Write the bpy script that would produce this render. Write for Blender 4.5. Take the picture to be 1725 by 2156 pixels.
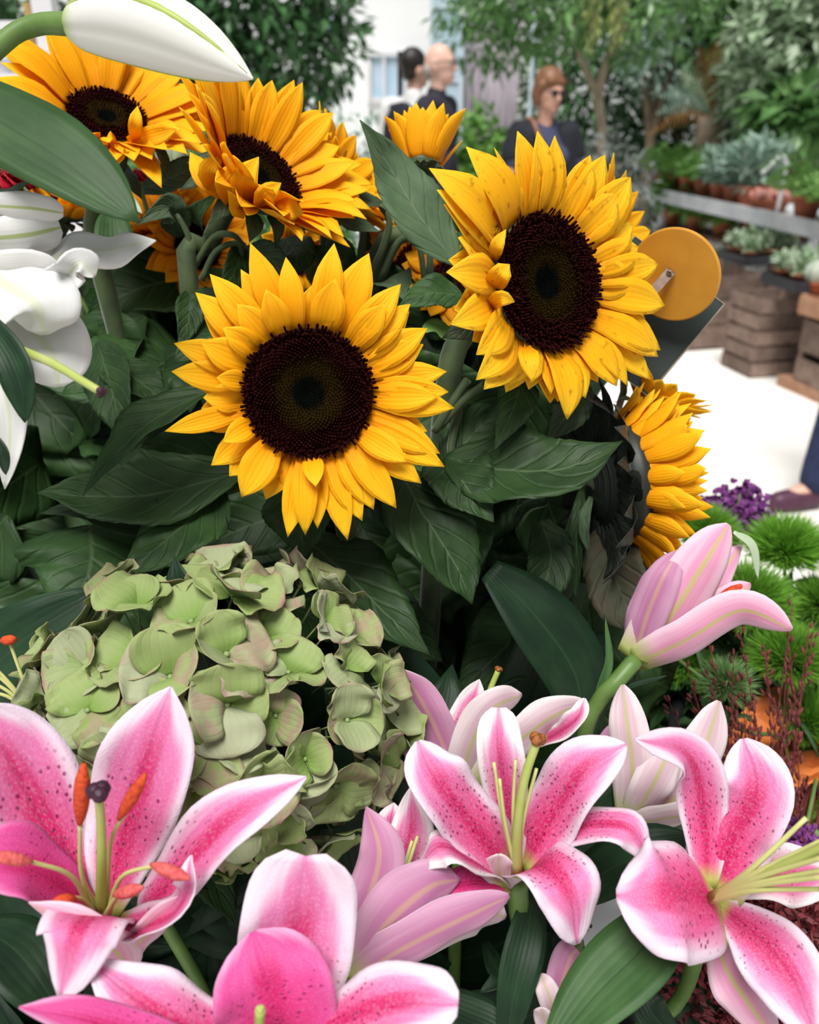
import bpy, bmesh, math, random
from mathutils import Vector, Matrix, Quaternion, noise as mnoise

for o in list(bpy.data.objects):
    bpy.data.objects.remove(o)
scene = bpy.context.scene
COL = scene.collection
RND = random.Random(7)
V = Vector

# ------------------------------------------------------------------ camera
W, H, F = 1725.0, 2156.0, 1860.0
PITCH = math.radians(25)
CAM = V((0, 0, 1.47))
FWD = V((0, math.cos(PITCH), -math.sin(PITCH)))
UP = V((0, math.sin(PITCH), math.cos(PITCH)))
RIGHT = V((1, 0, 0))
cd = bpy.data.cameras.new('camera')
cam = bpy.data.objects.new('camera', cd)
COL.objects.link(cam)
cam.location = CAM
cam.rotation_euler = (math.radians(90) - PITCH, 0, 0)
cd.sensor_fit = 'HORIZONTAL'
cd.sensor_width = 36
cd.lens = 36 * F / W
cd.clip_start = 0.02
cd.clip_end = 200
cd.dof.use_dof = True
cd.dof.focus_distance = 0.52
cd.dof.aperture_fstop = 10.5
scene.camera = cam

# ------------------------------------------------------------------ light
world = bpy.data.worlds.new('overcast_sky')
scene.world = world
world.use_nodes = True
bg = world.node_tree.nodes['Background']
bg.inputs[0].default_value = (0.93, 0.97, 1.0, 1)
bg.inputs[1].default_value = 0.42
sd = bpy.data.lights.new('sun', 'SUN')
sd.energy = 5.0
sd.angle = math.radians(28)
sd.color = (1.0, 0.97, 0.93)
sun = bpy.data.objects.new('sun', sd)
COL.objects.link(sun)
sun.rotation_euler = (math.radians(24), math.radians(-6), 0)
vs = scene.view_settings
vs.view_transform = 'Standard'
vs.look = 'None'
vs.exposure = 0.0
vs.gamma = 1.0
vs.use_curve_mapping = False


DOFF = 0.0


def P(px, py, d):
    d = d + DOFF
    return CAM + RIGHT * ((px - W / 2) / F * d) + UP * ((H / 2 - py) / F * d) + FWD * d


def G(px, py, z):
    r = RIGHT * ((px - W / 2) / F) + UP * ((H / 2 - py) / F) + FWD
    return CAM + r * ((z - CAM.z) / r.z)


def GY(px, py, y):
    r = RIGHT * ((px - W / 2) / F) + UP * ((H / 2 - py) / F) + FWD
    return CAM + r * (y / r.y)


# ------------------------------------------------------------------ materials
class NB:
    def __init__(s, name):
        s.m = bpy.data.materials.new(name)
        s.m.use_nodes = True
        s.t = s.m.node_tree
        s.t.nodes.clear()
        s.out = s.t.nodes.new('ShaderNodeOutputMaterial')

    def n(s, typ, **kw):
        nd = s.t.nodes.new(typ)
        for k, v in kw.items():
            setattr(nd, k, v)
        return nd

    def put(s, sock, val):
        if isinstance(val, (int, float)):
            sock.default_value = val
        elif isinstance(val, (tuple, list)):
            sock.default_value = tuple(val) + ((1,) if len(val) == 3 and sock.type == 'RGBA' else ())
        else:
            s.t.links.new(val, sock)

    def mth(s, op, a, b=0.0, c=0.0):
        nd = s.n('ShaderNodeMath', operation=op)
        s.put(nd.inputs[0], a)
        s.put(nd.inputs[1], b)
        s.put(nd.inputs[2], c)
        return nd.outputs[0]

    def step(s, x, a, b):
        nd = s.n('ShaderNodeMapRange', interpolation_type='SMOOTHSTEP')
        s.put(nd.inputs[0], x)
        nd.inputs[1].default_value = a
        nd.inputs[2].default_value = b
        return nd.outputs[0]

    def mix(s, f, a, b):
        nd = s.n('ShaderNodeMix', data_type='RGBA')
        s.put(nd.inputs[0], f)
        s.put(nd.inputs[6], a)
        s.put(nd.inputs[7], b)
        return nd.outputs[2]

    def uv(s):
        tc = s.n('ShaderNodeTexCoord')
        sp = s.n('ShaderNodeSeparateXYZ')
        s.t.links.new(tc.outputs['UV'], sp.inputs[0])
        return sp.outputs[0], sp.outputs[1], tc

    def vec(s, x, y, z=0.0):
        nd = s.n('ShaderNodeCombineXYZ')
        s.put(nd.inputs[0], x)
        s.put(nd.inputs[1], y)
        s.put(nd.inputs[2], z)
        return nd.outputs[0]

    def noise(s, vec, scale, detail=3.0):
        nd = s.n('ShaderNodeTexNoise')
        if vec is not None:
            s.t.links.new(vec, nd.inputs['Vector'])
        nd.inputs['Scale'].default_value = scale
        nd.inputs['Detail'].default_value = detail
        return nd.outputs[0]

    def obj(s):
        return s.n('ShaderNodeTexCoord').outputs['Object']

    def rnd(s):
        return s.n('ShaderNodeObjectInfo').outputs['Random']

    def surf(s, col, rough=0.5, trans=0.0, bump=None, bstr=0.3, bdist=0.001, spec=0.4, sheen=0.0, metal=0.0, tcol=None):
        p = s.n('ShaderNodeBsdfPrincipled')
        s.put(p.inputs['Base Color'], col)
        s.put(p.inputs['Roughness'], rough)
        p.inputs['Specular IOR Level'].default_value = spec
        p.inputs['Metallic'].default_value = metal
        if sheen:
            p.inputs['Sheen Weight'].default_value = sheen
            p.inputs['Sheen Roughness'].default_value = 0.4
        if bump is not None:
            b = s.n('ShaderNodeBump')
            b.inputs['Strength'].default_value = bstr
            b.inputs['Distance'].default_value = bdist
            s.t.links.new(bump, b.inputs['Height'])
            s.t.links.new(b.outputs[0], p.inputs['Normal'])
        sh = p.outputs[0]
        if trans:
            tr = s.n('ShaderNodeBsdfTranslucent')
            s.put(tr.inputs[0], col if tcol is None else tcol)
            mx = s.n('ShaderNodeMixShader')
            mx.inputs[0].default_value = trans
            s.t.links.new(sh, mx.inputs[1])
            s.t.links.new(tr.outputs[0], mx.inputs[2])
            sh = mx.outputs[0]
        s.t.links.new(sh, s.out.inputs[0])
        return s.m


def simple(name, c1, c2=None, scale=20.0, rough=0.6, bstr=0.0, bdist=0.002, trans=0.0, spec=0.4, sheen=0.0, metal=0.0, rand=0.0):
    b = NB(name)
    if c2 is None:
        c2 = tuple(x * 0.75 for x in c1)
    nz = b.noise(b.obj(), scale, 4)
    f = b.step(nz, 0.3, 0.7)
    col = b.mix(f, c1, c2)
    if rand:
        hs = b.n('ShaderNodeHueSaturation')
        b.put(hs.inputs['Value'], b.mth('MULTIPLY_ADD', b.rnd(), rand * 2, 1 - rand))
        b.t.links.new(col, hs.inputs['Color'])
        col = hs.outputs[0]
    return b.surf(col, rough, trans, nz if bstr else None, bstr, bdist, spec, sheen, metal)


def m_sunpetal(name, base, mid, tip, blem=0.0):
    b = NB(name)
    u, v, tc = b.uv()
    st = b.noise(b.vec(b.mth('MULTIPLY', u, 14.0), b.mth('MULTIPLY', v, 1.2), b.mth('MULTIPLY', b.rnd(), 40)), 1.0, 2)
    col = b.mix(b.step(v, 0.02, 0.4), base, mid)
    col = b.mix(b.step(v, 0.35, 0.95), col, tip)
    col = b.mix(b.mth('MULTIPLY', b.step(st, 0.5, 0.8), 0.35), col, base)
    if blem:
        nz = b.noise(b.vec(b.mth('MULTIPLY', u, 5.0), b.mth('MULTIPLY', v, 9.0), b.mth('MULTIPLY', b.rnd(), 40)), 1.0, 5)
        col = b.mix(b.mth('MULTIPLY', b.step(nz, 0.6, 0.72), blem), col, (0.42, 0.14, 0.01))
    rid = b.mth('SINE', b.mth('MULTIPLY', u, 44.0))
    rid = b.mth('ADD', b.mth('MULTIPLY', rid, 0.5), st)
    return b.surf(col, 0.6, 0.38, rid, 0.3, 0.0005, 0.15)


def m_lily(name, hot, pink, edge, spots=True, throat=(0.5, 0.55, 0.12), band=0.16, white=0.6):
    b = NB(name)
    u, v, tc = b.uv()
    e = b.mth('ABSOLUTE', b.mth('MULTIPLY_ADD', u, 2.0, -1.0))
    r = b.rnd()
    nz = b.noise(b.vec(b.mth('MULTIPLY', u, 7.0), b.mth('MULTIPLY', v, 2.0), b.mth('MULTIPLY', r, 30)), 1.0, 3)
    en = b.mth('ADD', e, b.mth('MULTIPLY_ADD', nz, 0.5, -0.25))
    # pale towards rim and tip
    tipw = b.step(v, 0.62, 1.0)
    rim = b.step(b.mth('ADD', en, b.mth('MULTIPLY', tipw, 0.55)), white, white + 0.5)
    col = b.mix(rim, pink, edge)
    deep = b.mth('MULTIPLY', b.step(v, 0.75, 0.2), b.step(en, 0.95, 0.25))
    col = b.mix(b.mth('MULTIPLY', deep, 0.75), col, hot)
    fade = b.step(v, 0.93, 0.6)
    line = b.mth('MULTIPLY', b.step(en, band + 0.22, band * 0.4), fade)
    hot2 = tuple(x * 0.85 for x in hot)
    col = b.mix(b.mth('MULTIPLY', line, 0.9), col, hot2)
    if spots:
        vo = b.n('ShaderNodeTexVoronoi')
        vo.inputs['Scale'].default_value = 1.0
        vo.inputs['Randomness'].default_value = 0.85
        b.t.links.new(b.vec(b.mth('MULTIPLY', u, 13.0), b.mth('MULTIPLY', v, 30.0), b.mth('MULTIPLY', r, 17)), vo.inputs['Vector'])
        dots = b.step(vo.outputs['Distance'], 0.30, 0.18)
        zone = b.mth('MULTIPLY', b.step(v, 0.1, 0.2), b.step(v, 0.68, 0.5))
        zone = b.mth('MULTIPLY', zone, b.step(en, 0.98, 0.75))
        col = b.mix(b.mth('MULTIPLY', b.mth('MULTIPLY', dots, zone), 0.8), col, (0.2, 0.0, 0.06))
    col = b.mix(b.step(v, 0.13, 0.02), col, throat)
    rid = b.mth('SINE', b.mth('MULTIPLY', u, 60.0))
    fine = b.noise(b.vec(b.mth('MULTIPLY', u, 40.0), b.mth('MULTIPLY', v, 70.0), b.mth('MULTIPLY', r, 9)), 1.0, 2)
    col = b.mix(b.mth('MULTIPLY', b.step(fine, 0.45, 0.7), 0.16), col, edge)
    rid = b.mth('ADD', b.mth('MULTIPLY', rid, 0.2), b.mth('MULTIPLY', b.step(e, 0.0, 0.12), 1.5))
    rid = b.mth('ADD', rid, b.mth('MULTIPLY', fine, 0.9))
    return b.surf(col, 0.5, 0.25, rid, 0.4, 0.0008, 0.25)


def m_lilyback(name, c1, c2, rib, base=(0.4, 0.48, 0.12)):
    b = NB(name)
    u, v, tc = b.uv()
    e = b.mth('ABSOLUTE', b.mth('MULTIPLY_ADD', u, 2.0, -1.0))
    nz = b.noise(b.vec(b.mth('MULTIPLY', u, 12.0), b.mth('MULTIPLY', v, 2.0), b.mth('MULTIPLY', b.rnd(), 30)), 1.0, 3)
    col = b.mix(b.step(b.mth('ADD', e, b.mth('MULTIPLY_ADD', nz, 0.8, -0.4)), 0.1, 0.9), c1, c2)
    col = b.mix(b.mth('MULTIPLY', b.step(e, 0.15, 0.05), 0.85), col, rib)
    col = b.mix(b.step(v, 0.22, 0.0), col, base)
    return b.surf(col, 0.5, 0.2, nz, 0.3, 0.0008, 0.3)


def m_leaf(name, c1, c2, vein, kind='net', rough=0.5, trans=0.12, spec=0.4, vk=0.5):
    b = NB(name)
    u, v, tc = b.uv()
    s = b.mth('MULTIPLY_ADD', u, 2.0, -1.0)
    e = b.mth('ABSOLUTE', s)
    r = b.rnd()
    nz = b.noise(b.vec(b.mth('MULTIPLY', u, 3.0), b.mth('MULTIPLY', v, 4.0), b.mth('MULTIPLY', r, 30)), 1.0, 5)
    col = b.mix(b.step(nz, 0.3, 0.7), c1, c2)
    hs = b.n('ShaderNodeHueSaturation')
    b.put(hs.inputs['Value'], b.mth('MULTIPLY_ADD', r, 0.6, 0.7))
    b.t.links.new(col, hs.inputs['Color'])
    col = hs.outputs[0]
    mid = b.step(e, 0.045, 0.012)
    if kind == 'net':
        w = b.mth('MULTIPLY_ADD', e, -0.32, v)
        w = b.mth('MULTIPLY', b.mth('ADD', w, b.mth('MULTIPLY', nz, 0.04)), 6.0)
        fr = b.mth('ABSOLUTE', b.mth('SUBTRACT', b.mth('FRACT', w), 0.5))
        side = b.mth('MULTIPLY', b.step(fr, 0.05, 0.01), b.step(e, 0.95, 0.5))
        lines = b.mth('MAXIMUM', mid, b.mth('MULTIPLY', side, 0.6))
        bump = b.mth('ADD', b.mth('MULTIPLY', b.step(fr, 0.2, 0.0), -1.0), b.mth('MULTIPLY', nz, 2.0))
    else:
        fr = b.mth('ABSOLUTE', b.mth('SUBTRACT', b.mth('FRACT', b.mth('MULTIPLY', u, 9.0)), 0.5))
        side = b.step(fr, 0.08, 0.01)
        lines = b.mth('MAXIMUM', mid, b.mth('MULTIPLY', side, 0.22))
        bump = b.mth('ADD', b.mth('MULTIPLY', b.step(fr, 0.4, 0.0), -.35), nz)
    col = b.mix(b.mth('MULTIPLY', lines, vk), col, vein)
    return b.surf(col, rough, trans, bump, 0.5 if kind == 'net' else 0.2, 0.0012, spec)


def m_sepal():
    b = NB('hydrangea_sepal')
    u, v, tc = b.uv()
    e = b.mth('ABSOLUTE', b.mth('MULTIPLY_ADD', u, 2.0, -1.0))
    r = b.rnd()
    nz = b.noise(b.vec(b.mth('MULTIPLY', u, 4.0), b.mth('MULTIPLY', v, 4.0), b.mth('MULTIPLY', r, 50)), 1.0, 4)
    col = b.mix(b.step(v, 0.0, 0.7), (0.20, 0.32, 0.07), (0.31, 0.39, 0.15))
    col = b.mix(b.step(r, 0.45, 1.0), col, (0.38, 0.41, 0.26))
    rim = b.mth('MAXIMUM', b.step(v, 0.82, 1.02), b.step(e, 0.86, 1.05))
    pinkness = b.mth('MULTIPLY', b.step(b.mth('FRACT', b.mth('MULTIPLY', r, 7.3)), 0.3, 0.9), 0.85)
    col = b.mix(b.mth('MULTIPLY', b.mth('MULTIPLY', rim, b.step(nz, 0.35, 0.6)), b.mth('ADD', pinkness, 0.25)), col, (0.42, 0.21, 0.20))
    wash = b.mth('MULTIPLY', b.step(b.mth('FRACT', b.mth('MULTIPLY', r, 13.7)), 0.72, 0.95), b.step(nz, 0.35, 0.6))
    col = b.mix(b.mth('MULTIPLY', wash, 0.7), col, (0.38, 0.24, 0.20))
    rad = b.mth('ABSOLUTE', b.mth('SUBTRACT', b.mth('FRACT', b.mth('MULTIPLY', u, 8.0)), 0.5))
    bump = b.mth('ADD', b.step(rad, 0.0, 0.25), b.mth('MULTIPLY', nz, 2.0))
    col = b.mix(b.mth('MULTIPLY', b.step(rad, 0.1, 0.0), 0.08), col, (0.2, 0.3, 0.08))
    return b.surf(col, 0.6, 0.2, bump, 0.25, 0.0005, 0.2)


def m_disc():
    b = NB('sunflower_florets')
    u, v, tc = b.uv()
    nz = b.noise(b.obj(), 700.0, 2)
    vv = b.mth('ADD', v, b.mth('MULTIPLY_ADD', nz, 0.12, -0.06))
    col = b.mix(b.step(vv, 0.2, 0.36), (0.0015, 0.002, 0.0015), (0.018, 0.010, 0.002))
    col = b.mix(b.step(vv, 0.48, 0.66), col, (0.016, 0.003, 0.003))
    col = b.mix(b.mth('MULTIPLY', b.step(vv, 0.6, 0.9), b.step(u, 0.4, 1.0)), col, (0.065, 0.010, 0.008))
    return b.surf(col, 0.9, 0.0, None, spec=0.02)


MAT = {}
MAT['petal'] = m_sunpetal('sunflower_petal', (0.86, 0.33, 0.002), (0.98, 0.50, 0.006), (1.0, 0.63, 0.02))
MAT['petal_old'] = m_sunpetal('sunflower_petal_worn', (0.80, 0.32, 0.003), (0.95, 0.52, 0.01), (0.98, 0.66, 0.03), 0.55)
MAT['petal_orange'] = m_sunpetal('sunflower_petal_orange', (0.72, 0.20, 0.002), (0.90, 0.38, 0.004), (0.95, 0.50, 0.01))
MAT['disc'] = m_disc()
MAT['stem'] = simple('sunflower_stem', (0.060, 0.092, 0.030), (0.032, 0.055, 0.02), 60, 0.7, 0.3, sheen=0.25)
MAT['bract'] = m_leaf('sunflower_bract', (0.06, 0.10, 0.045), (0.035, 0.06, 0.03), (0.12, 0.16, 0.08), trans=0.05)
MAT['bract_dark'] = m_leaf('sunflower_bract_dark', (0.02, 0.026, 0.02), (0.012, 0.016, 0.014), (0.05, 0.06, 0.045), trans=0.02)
MAT['sunleaf'] = m_leaf('sunflower_leaf', (0.030, 0.074, 0.018), (0.014, 0.042, 0.010), (0.11, 0.17, 0.075), vk=0.45, spec=0.3, rough=.55)
MAT['sunleaf_back'] = m_leaf('sunflower_leaf_underside', (0.06, 0.105, 0.045), (0.042, 0.08, 0.032), (0.13, 0.18, 0.09), rough=0.7, spec=.2)
MAT['sunleaf_grey'] = m_leaf('sunflower_leaf_greyish', (0.075, 0.125, 0.062), (0.045, 0.085, 0.04), (0.17, 0.22, 0.13), rough=0.65, spec=.3)
MAT['sunleaf_brown'] = m_leaf('sunflower_leaf_wilted', (0.040, 0.055, 0.024), (0.055, 0.040, 0.022), (0.08, 0.09, 0.05), rough=0.7)
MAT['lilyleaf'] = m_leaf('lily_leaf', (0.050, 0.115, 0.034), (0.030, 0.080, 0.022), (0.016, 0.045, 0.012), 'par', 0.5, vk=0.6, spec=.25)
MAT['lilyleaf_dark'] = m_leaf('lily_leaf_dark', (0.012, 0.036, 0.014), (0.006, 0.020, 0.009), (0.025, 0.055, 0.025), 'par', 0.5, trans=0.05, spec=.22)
MAT['lilyleaf_back'] = m_leaf('lily_leaf_underside', (0.07, 0.14, 0.06), (0.055, 0.115, 0.05), (0.1, 0.18, 0.08), 'par', 0.5)
MAT['lily'] = m_lily('pink_lily_petal', (0.74, 0.018, 0.17), (0.76, 0.22, 0.47), (0.86, 0.74, 0.85), white=0.5)
MAT['lily_hot'] = m_lily('pink_lily_petal_deep', (0.70, 0.015, 0.17), (0.70, 0.08, 0.32), (0.78, 0.36, 0.60), white=0.8)
MAT['lily_white'] = m_lily('pink_lily_petal_pale', (0.66, 0.018, 0.17), (0.70, 0.20, 0.42), (0.84, 0.77, 0.80), white=0.38, band=0.12)
MAT['lily_back'] = m_lilyback('pink_lily_outside', (0.76, 0.32, 0.50), (0.80, 0.55, 0.66), (0.55, 0.50, 0.20))
MAT['lily_back_pale'] = m_lilyback('pale_lily_outside', (0.58, 0.40, 0.47), (0.72, 0.62, 0.64), (0.46, 0.44, 0.20))
MAT['lily_back_dusk'] = m_lilyback('dusky_lily_outside', (0.46, 0.17, 0.33), (0.56, 0.30, 0.44), (0.52, 0.30, 0.25))
MAT['wlily'] = m_lilyback('white_lily_petal', (0.68, 0.69, 0.66), (0.74, 0.74, 0.74), (0.62, 0.66, 0.50), (0.66, 0.72, 0.42))
MAT['wlily_back'] = m_lilyback('white_lily_outside', (0.70, 0.70, 0.67), (0.76, 0.75, 0.74), (0.36, 0.45, 0.12), (0.45, 0.55, 0.2))
MAT['filament'] = simple('lily_filament', (0.62, 0.62, 0.24), (0.55, 0.58, 0.22), 40, 0.45, trans=0.15)
MAT['filament_pink'] = simple('lily_filament_pink', (0.75, 0.50, 0.36), (0.68, 0.36, 0.34), 40, 0.45, trans=0.15)
MAT['style'] = simple('lily_style', (0.36, 0.46, 0.09), (0.45, 0.50, 0.16), 40, 0.45, trans=0.1)
MAT['anther'] = simple('lily_anther', (0.58, 0.07, 0.012), (0.40, 0.035, 0.012), 500, 0.8, 0.5)
MAT['anther_pink'] = simple('lily_anther_rosy', (0.62, 0.13, 0.12), (0.5, 0.06, 0.06), 500, 0.8, 0.5)
MAT['stigma'] = simple('lily_stigma', (0.045, 0.008, 0.03), (0.025, 0.004, 0.015), 400, 0.5, 0.4)
MAT['stigma_orange'] = simple('lily_stigma_orange', (0.38, 0.13, 0.02), (0.12, 0.03, 0.01), 400, 0.6, 0.6)
MAT['lstem'] = simple('lily_stem', (0.13, 0.22, 0.055), (0.09, 0.17, 0.04), 50, 0.45)
MAT['sepal'] = m_sepal()
MAT['pedicel'] = simple('hydrangea_pedicel', (0.24, 0.32, 0.12), (0.18, 0.24, 0.1), 60, 0.6)
MAT['dianthus'] = simple('dianthus_fuzz', (0.20, 0.42, 0.045), (0.13, 0.33, 0.03), 90, 0.6, trans=0.3, rand=0.15)
MAT['dianthus_dull'] = simple('dianthus_fuzz_dull', (0.22, 0.38, 0.14), (0.13, 0.26, 0.08), 90, 0.6, trans=0.3)
MAT['red_twig'] = simple('red_grass', (0.16, 0.025, 0.025), (0.08, 0.015, 0.015), 90, 0.6)
MAT['burgundy'] = simple('burgundy_heather', (0.20, 0.022, 0.032), (0.10, 0.018, 0.02), 60, 0.6, trans=0.15)
MAT['purple'] = simple('purple_statice', (0.24, 0.06, 0.26), (0.15, 0.03, 0.17), 90, 0.6, trans=0.2)
MAT['orange_paper'] = simple('orange_tissue', (0.90, 0.30, 0.08), (0.85, 0.24, 0.05), 12, 0.6, 0.4, 0.01, trans=0.3)
MAT['white_paper'] = simple('white_paper', (0.62, 0.64, 0.66), (0.55, 0.57, 0.6), 12, 0.7, 0.2, 0.004)
MAT['ink'] = simple('black_ink', (0.02, 0.02, 0.025), None, 20, 0.6)
MAT['ochre'] = simple('ochre_disc', (0.58, 0.27, 0.025), (0.53, 0.235, 0.02), 60, 0.55, 0.05)
MAT['slate'] = simple('slate_board', (0.014, 0.026, 0.024), (0.022, 0.034, 0.032), 30, 0.5, 0.1)
MAT['slate_edge'] = simple('slate_edge', (0.30, 0.26, 0.2), (0.2, 0.17, 0.13), 80, 0.7)
MAT['metal'] = simple('brushed_metal', (0.26, 0.19, 0.15), (0.2, 0.14, 0.11), 200, 0.4, metal=0.6)
MAT['bucket'] = simple('black_plastic', (0.012, 0.013, 0.014), (0.018, 0.018, 0.02), 20, 0.5)
MAT['table'] = simple('dark_stall_wood', (0.035, 0.025, 0.018), (0.022, 0.016, 0.012), 15, 0.7, 0.3)
MAT['floor'] = simple('pale_concrete', (0.80, 0.77, 0.73), (0.70, 0.67, 0.63), 2.5, 0.8, 0.1, 0.003)
MAT['facade'] = simple('white_render', (0.85, 0.86, 0.87), (0.8, 0.82, 0.84), 1.2, 0.8)
MAT['glass_blue'] = simple('blue_glass', (0.42, 0.58, 0.72), (0.55, 0.68, 0.78), 3, 0.1, spec=0.6)
MAT['frame_blue'] = simple('pale_blue_metal', (0.62, 0.72, 0.80), (0.55, 0.66, 0.75), 3, 0.5)
MAT['white_paint'] = simple('white_paint', (0.72, 0.71, 0.74), (0.66, 0.65, 0.68), 8, 0.5)
MAT['gold'] = simple('gold_paint', (0.55, 0.38, 0.14), (0.42, 0.28, 0.1), 30, 0.45, metal=0.3)
MAT['curtain'] = simple('grey_mauve_cloth', (0.42, 0.38, 0.42), (0.32, 0.29, 0.33), 4, 0.9)
MAT['terracotta'] = simple('terracotta', (0.42, 0.13, 0.065), (0.33, 0.095, 0.05), 25, 0.8, 0.2, rand=0.2)
MAT['soil'] = simple('soil', (0.03, 0.02, 0.014), None, 60, 0.95, 0.5)
MAT['zinc'] = simple('pale_zinc', (0.66, 0.68, 0.72), (0.5, 0.52, 0.57), 6, 0.5, metal=0.1)
MAT['crate'] = simple('weathered_crate_wood', (0.24, 0.17, 0.135), (0.15, 0.10, 0.08), 14, 0.85, 0.4, rand=0.3)
MAT['crate_new'] = simple('fresh_crate_wood', (0.50, 0.28, 0.17), (0.38, 0.2, 0.12), 14, 0.8, 0.3, rand=0.2)
MAT['black_tray'] = simple('black_tray', (0.03, 0.032, 0.04), None, 12, 0.35)
MAT['bark'] = simple('bark', (0.22, 0.17, 0.12), (0.13, 0.1, 0.07), 12, 0.9, 0.5, 0.01)
MAT['bark_pale'] = simple('pale_bark', (0.46, 0.38, 0.28), (0.33, 0.27, 0.2), 12, 0.9, 0.4, 0.01)
MAT['f_dark'] = simple('foliage_dark', (0.030, 0.095, 0.030), (0.085, 0.20, 0.075), 5, 0.28, trans=0.2, spec=.6)
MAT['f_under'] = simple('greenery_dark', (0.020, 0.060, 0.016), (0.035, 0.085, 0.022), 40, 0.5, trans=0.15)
MAT['f_mid'] = simple('foliage_mid', (0.07, 0.19, 0.05), (0.22, 0.40, 0.15), 5, 0.28, trans=0.35, spec=.6)
MAT['f_light'] = simple('foliage_light', (0.13, 0.30, 0.06), (0.24, 0.44, 0.12), 5, 0.4, trans=0.3)
MAT['f_blue'] = simple('foliage_bluegreen', (0.17, 0.28, 0.22), (0.32, 0.44, 0.36), 8, 0.4, trans=0.2)
MAT['f_grey'] = simple('foliage_grey', (0.11, 0.13, 0.12), (0.2, 0.22, 0.21), 6, 0.5, trans=0.1)
MAT['f_yellow'] = simple('foliage_yellowgreen', (0.42, 0.48, 0.16), (0.5, 0.56, 0.24), 8, 0.5, trans=0.3)
MAT['f_silver'] = simple('foliage_variegated', (0.22, 0.36, 0.18), (0.5, 0.58, 0.45), 14, 0.4, trans=0.2)
MAT['f_pale'] = simple('foliage_pale_green', (0.33, 0.45, 0.28), (0.5, 0.6, 0.42), 14, 0.4, trans=0.2)
MAT['frond_brown'] = simple('dry_frond', (0.30, 0.15, 0.04), (0.18, 0.08, 0.025), 20, 0.8, trans=0.1)
MAT['cactus'] = simple('cactus_skin', (0.28, 0.34, 0.26), (0.45, 0.48, 0.42), 60, 0.6)
MAT['pink_pebble'] = simple('pink_succulent', (0.55, 0.26, 0.22), (0.42, 0.18, 0.15), 40, 0.6)
MAT['red_rose'] = simple('red_petal', (0.50, 0.01, 0.03), (0.36, 0.005, 0.02), 30, 0.55, trans=0.15)
MAT['skin'] = simple('skin', (0.62, 0.36, 0.27), (0.56, 0.30, 0.22), 6, 0.55)
MAT['skin_pale'] = simple('skin_fair', (0.72, 0.45, 0.36), (0.66, 0.38, 0.30), 6, 0.5)
MAT['hair_dark'] = simple('dark_hair', (0.02, 0.016, 0.014), None, 80, 0.5, 0.4)
MAT['hair_auburn'] = simple('auburn_hair', (0.24, 0.11, 0.05), (0.15, 0.065, 0.03), 60, 0.45, 0.4)
MAT['hair_grey'] = simple('grey_stubble', (0.42, 0.36, 0.33), None, 80, 0.7)
MAT['jacket'] = simple('dark_purple_jacket', (0.030, 0.026, 0.045), (0.02, 0.018, 0.03), 10, 0.85)
MAT['navy'] = simple('navy_top', (0.055, 0.06, 0.12), (0.04, 0.045, 0.09), 10, 0.85)
MAT['black_cloth'] = simple('black_cloth', (0.014, 0.016, 0.024), None, 10, 0.85)
MAT['white_cloth'] = simple('white_shirt', (0.78, 0.78, 0.78), None, 10, 0.85)
MAT['jeans'] = simple('dark_jeans', (0.018, 0.028, 0.085), (0.012, 0.018, 0.055), 30, 0.85)
MAT['shoe'] = simple('plum_shoe', (0.08, 0.025, 0.05), None, 20, 0.5)
MAT['leather'] = simple('brown_leather', (0.30, 0.13, 0.08), None, 20, 0.5)
MAT['glasses'] = simple('dark_lens', (0.02, 0.012, 0.012), None, 20, 0.15)
MAT['eye'] = simple('eye', (0.75, 0.75, 0.72), (0.05, 0.03, 0.02), 90, 0.2)
MAT['lips'] = simple('lips', (0.42, 0.14, 0.12), None, 20, 0.45)

# ------------------------------------------------------------------ object helpers
ORG = {}


def thing(name, label, cat, loc, group=None):
    o = bpy.data.objects.new(name, None)
    o.empty_display_size = 0.02
    COL.objects.link(o)
    o.location = loc
    o['label'] = label
    o['category'] = cat
    if group:
        o['group'] = group
    ORG[o.name] = V(loc)
    return o


def tag(o, label, cat, group=None, kind=None):
    if label:
        o['label'] = label
    if cat:
        o['category'] = cat
    if group:
        o['group'] = group
    if kind:
        o['kind'] = kind
    return o


def mk(name, verts, faces, mats, parent=None, uvs=None, midx=None, smooth=True, local=False):
    me = bpy.data.meshes.new(name)
    off = V((0, 0, 0))
    if parent is not None and not local:
        off = ORG[parent.name]
    me.from_pydata([(v[0] - off.x, v[1] - off.y, v[2] - off.z) for v in verts], [], faces)
    if not isinstance(mats, (list, tuple)):
        mats = [mats]
    for m in mats:
        me.materials.append(MAT[m] if isinstance(m, str) else m)
    if uvs is not None:
        ul = me.uv_layers.new(name='UVMap')
        flat = []
        for l in me.loops:
            flat += uvs[l.vertex_index]
        ul.data.foreach_set('uv', flat)
    if midx is not None:
        me.polygons.foreach_set('material_index', midx)
    if smooth:
        me.polygons.foreach_set('use_smooth', [True] * len(me.polygons))
    me.update()
    o = bpy.data.objects.new(name, me)
    COL.objects.link(o)
    if parent is not None:
        o.parent = parent
        ORG[o.name] = ORG[parent.name]
    return o


def base_at(o, parent=None):
    """move a single-mesh thing's origin to its lowest middle point"""
    me = o.data
    zs = [v.co.z for v in me.vertices]
    c = sum((v.co for v in me.vertices), V()) / len(me.vertices)
    c.z = min(zs)
    me.transform(Matrix.Translation(-c))
    o.location = c
    return o


def inst(src, name, parent, mat4):
    """copy an object (shared mesh) under parent with world matrix mat4"""
    o = src.copy()
    o.name = name
    COL.objects.link(o)
    o.parent = parent
    o.matrix_local = Matrix.Translation(-ORG[parent.name]) @ mat4
    return o


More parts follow.
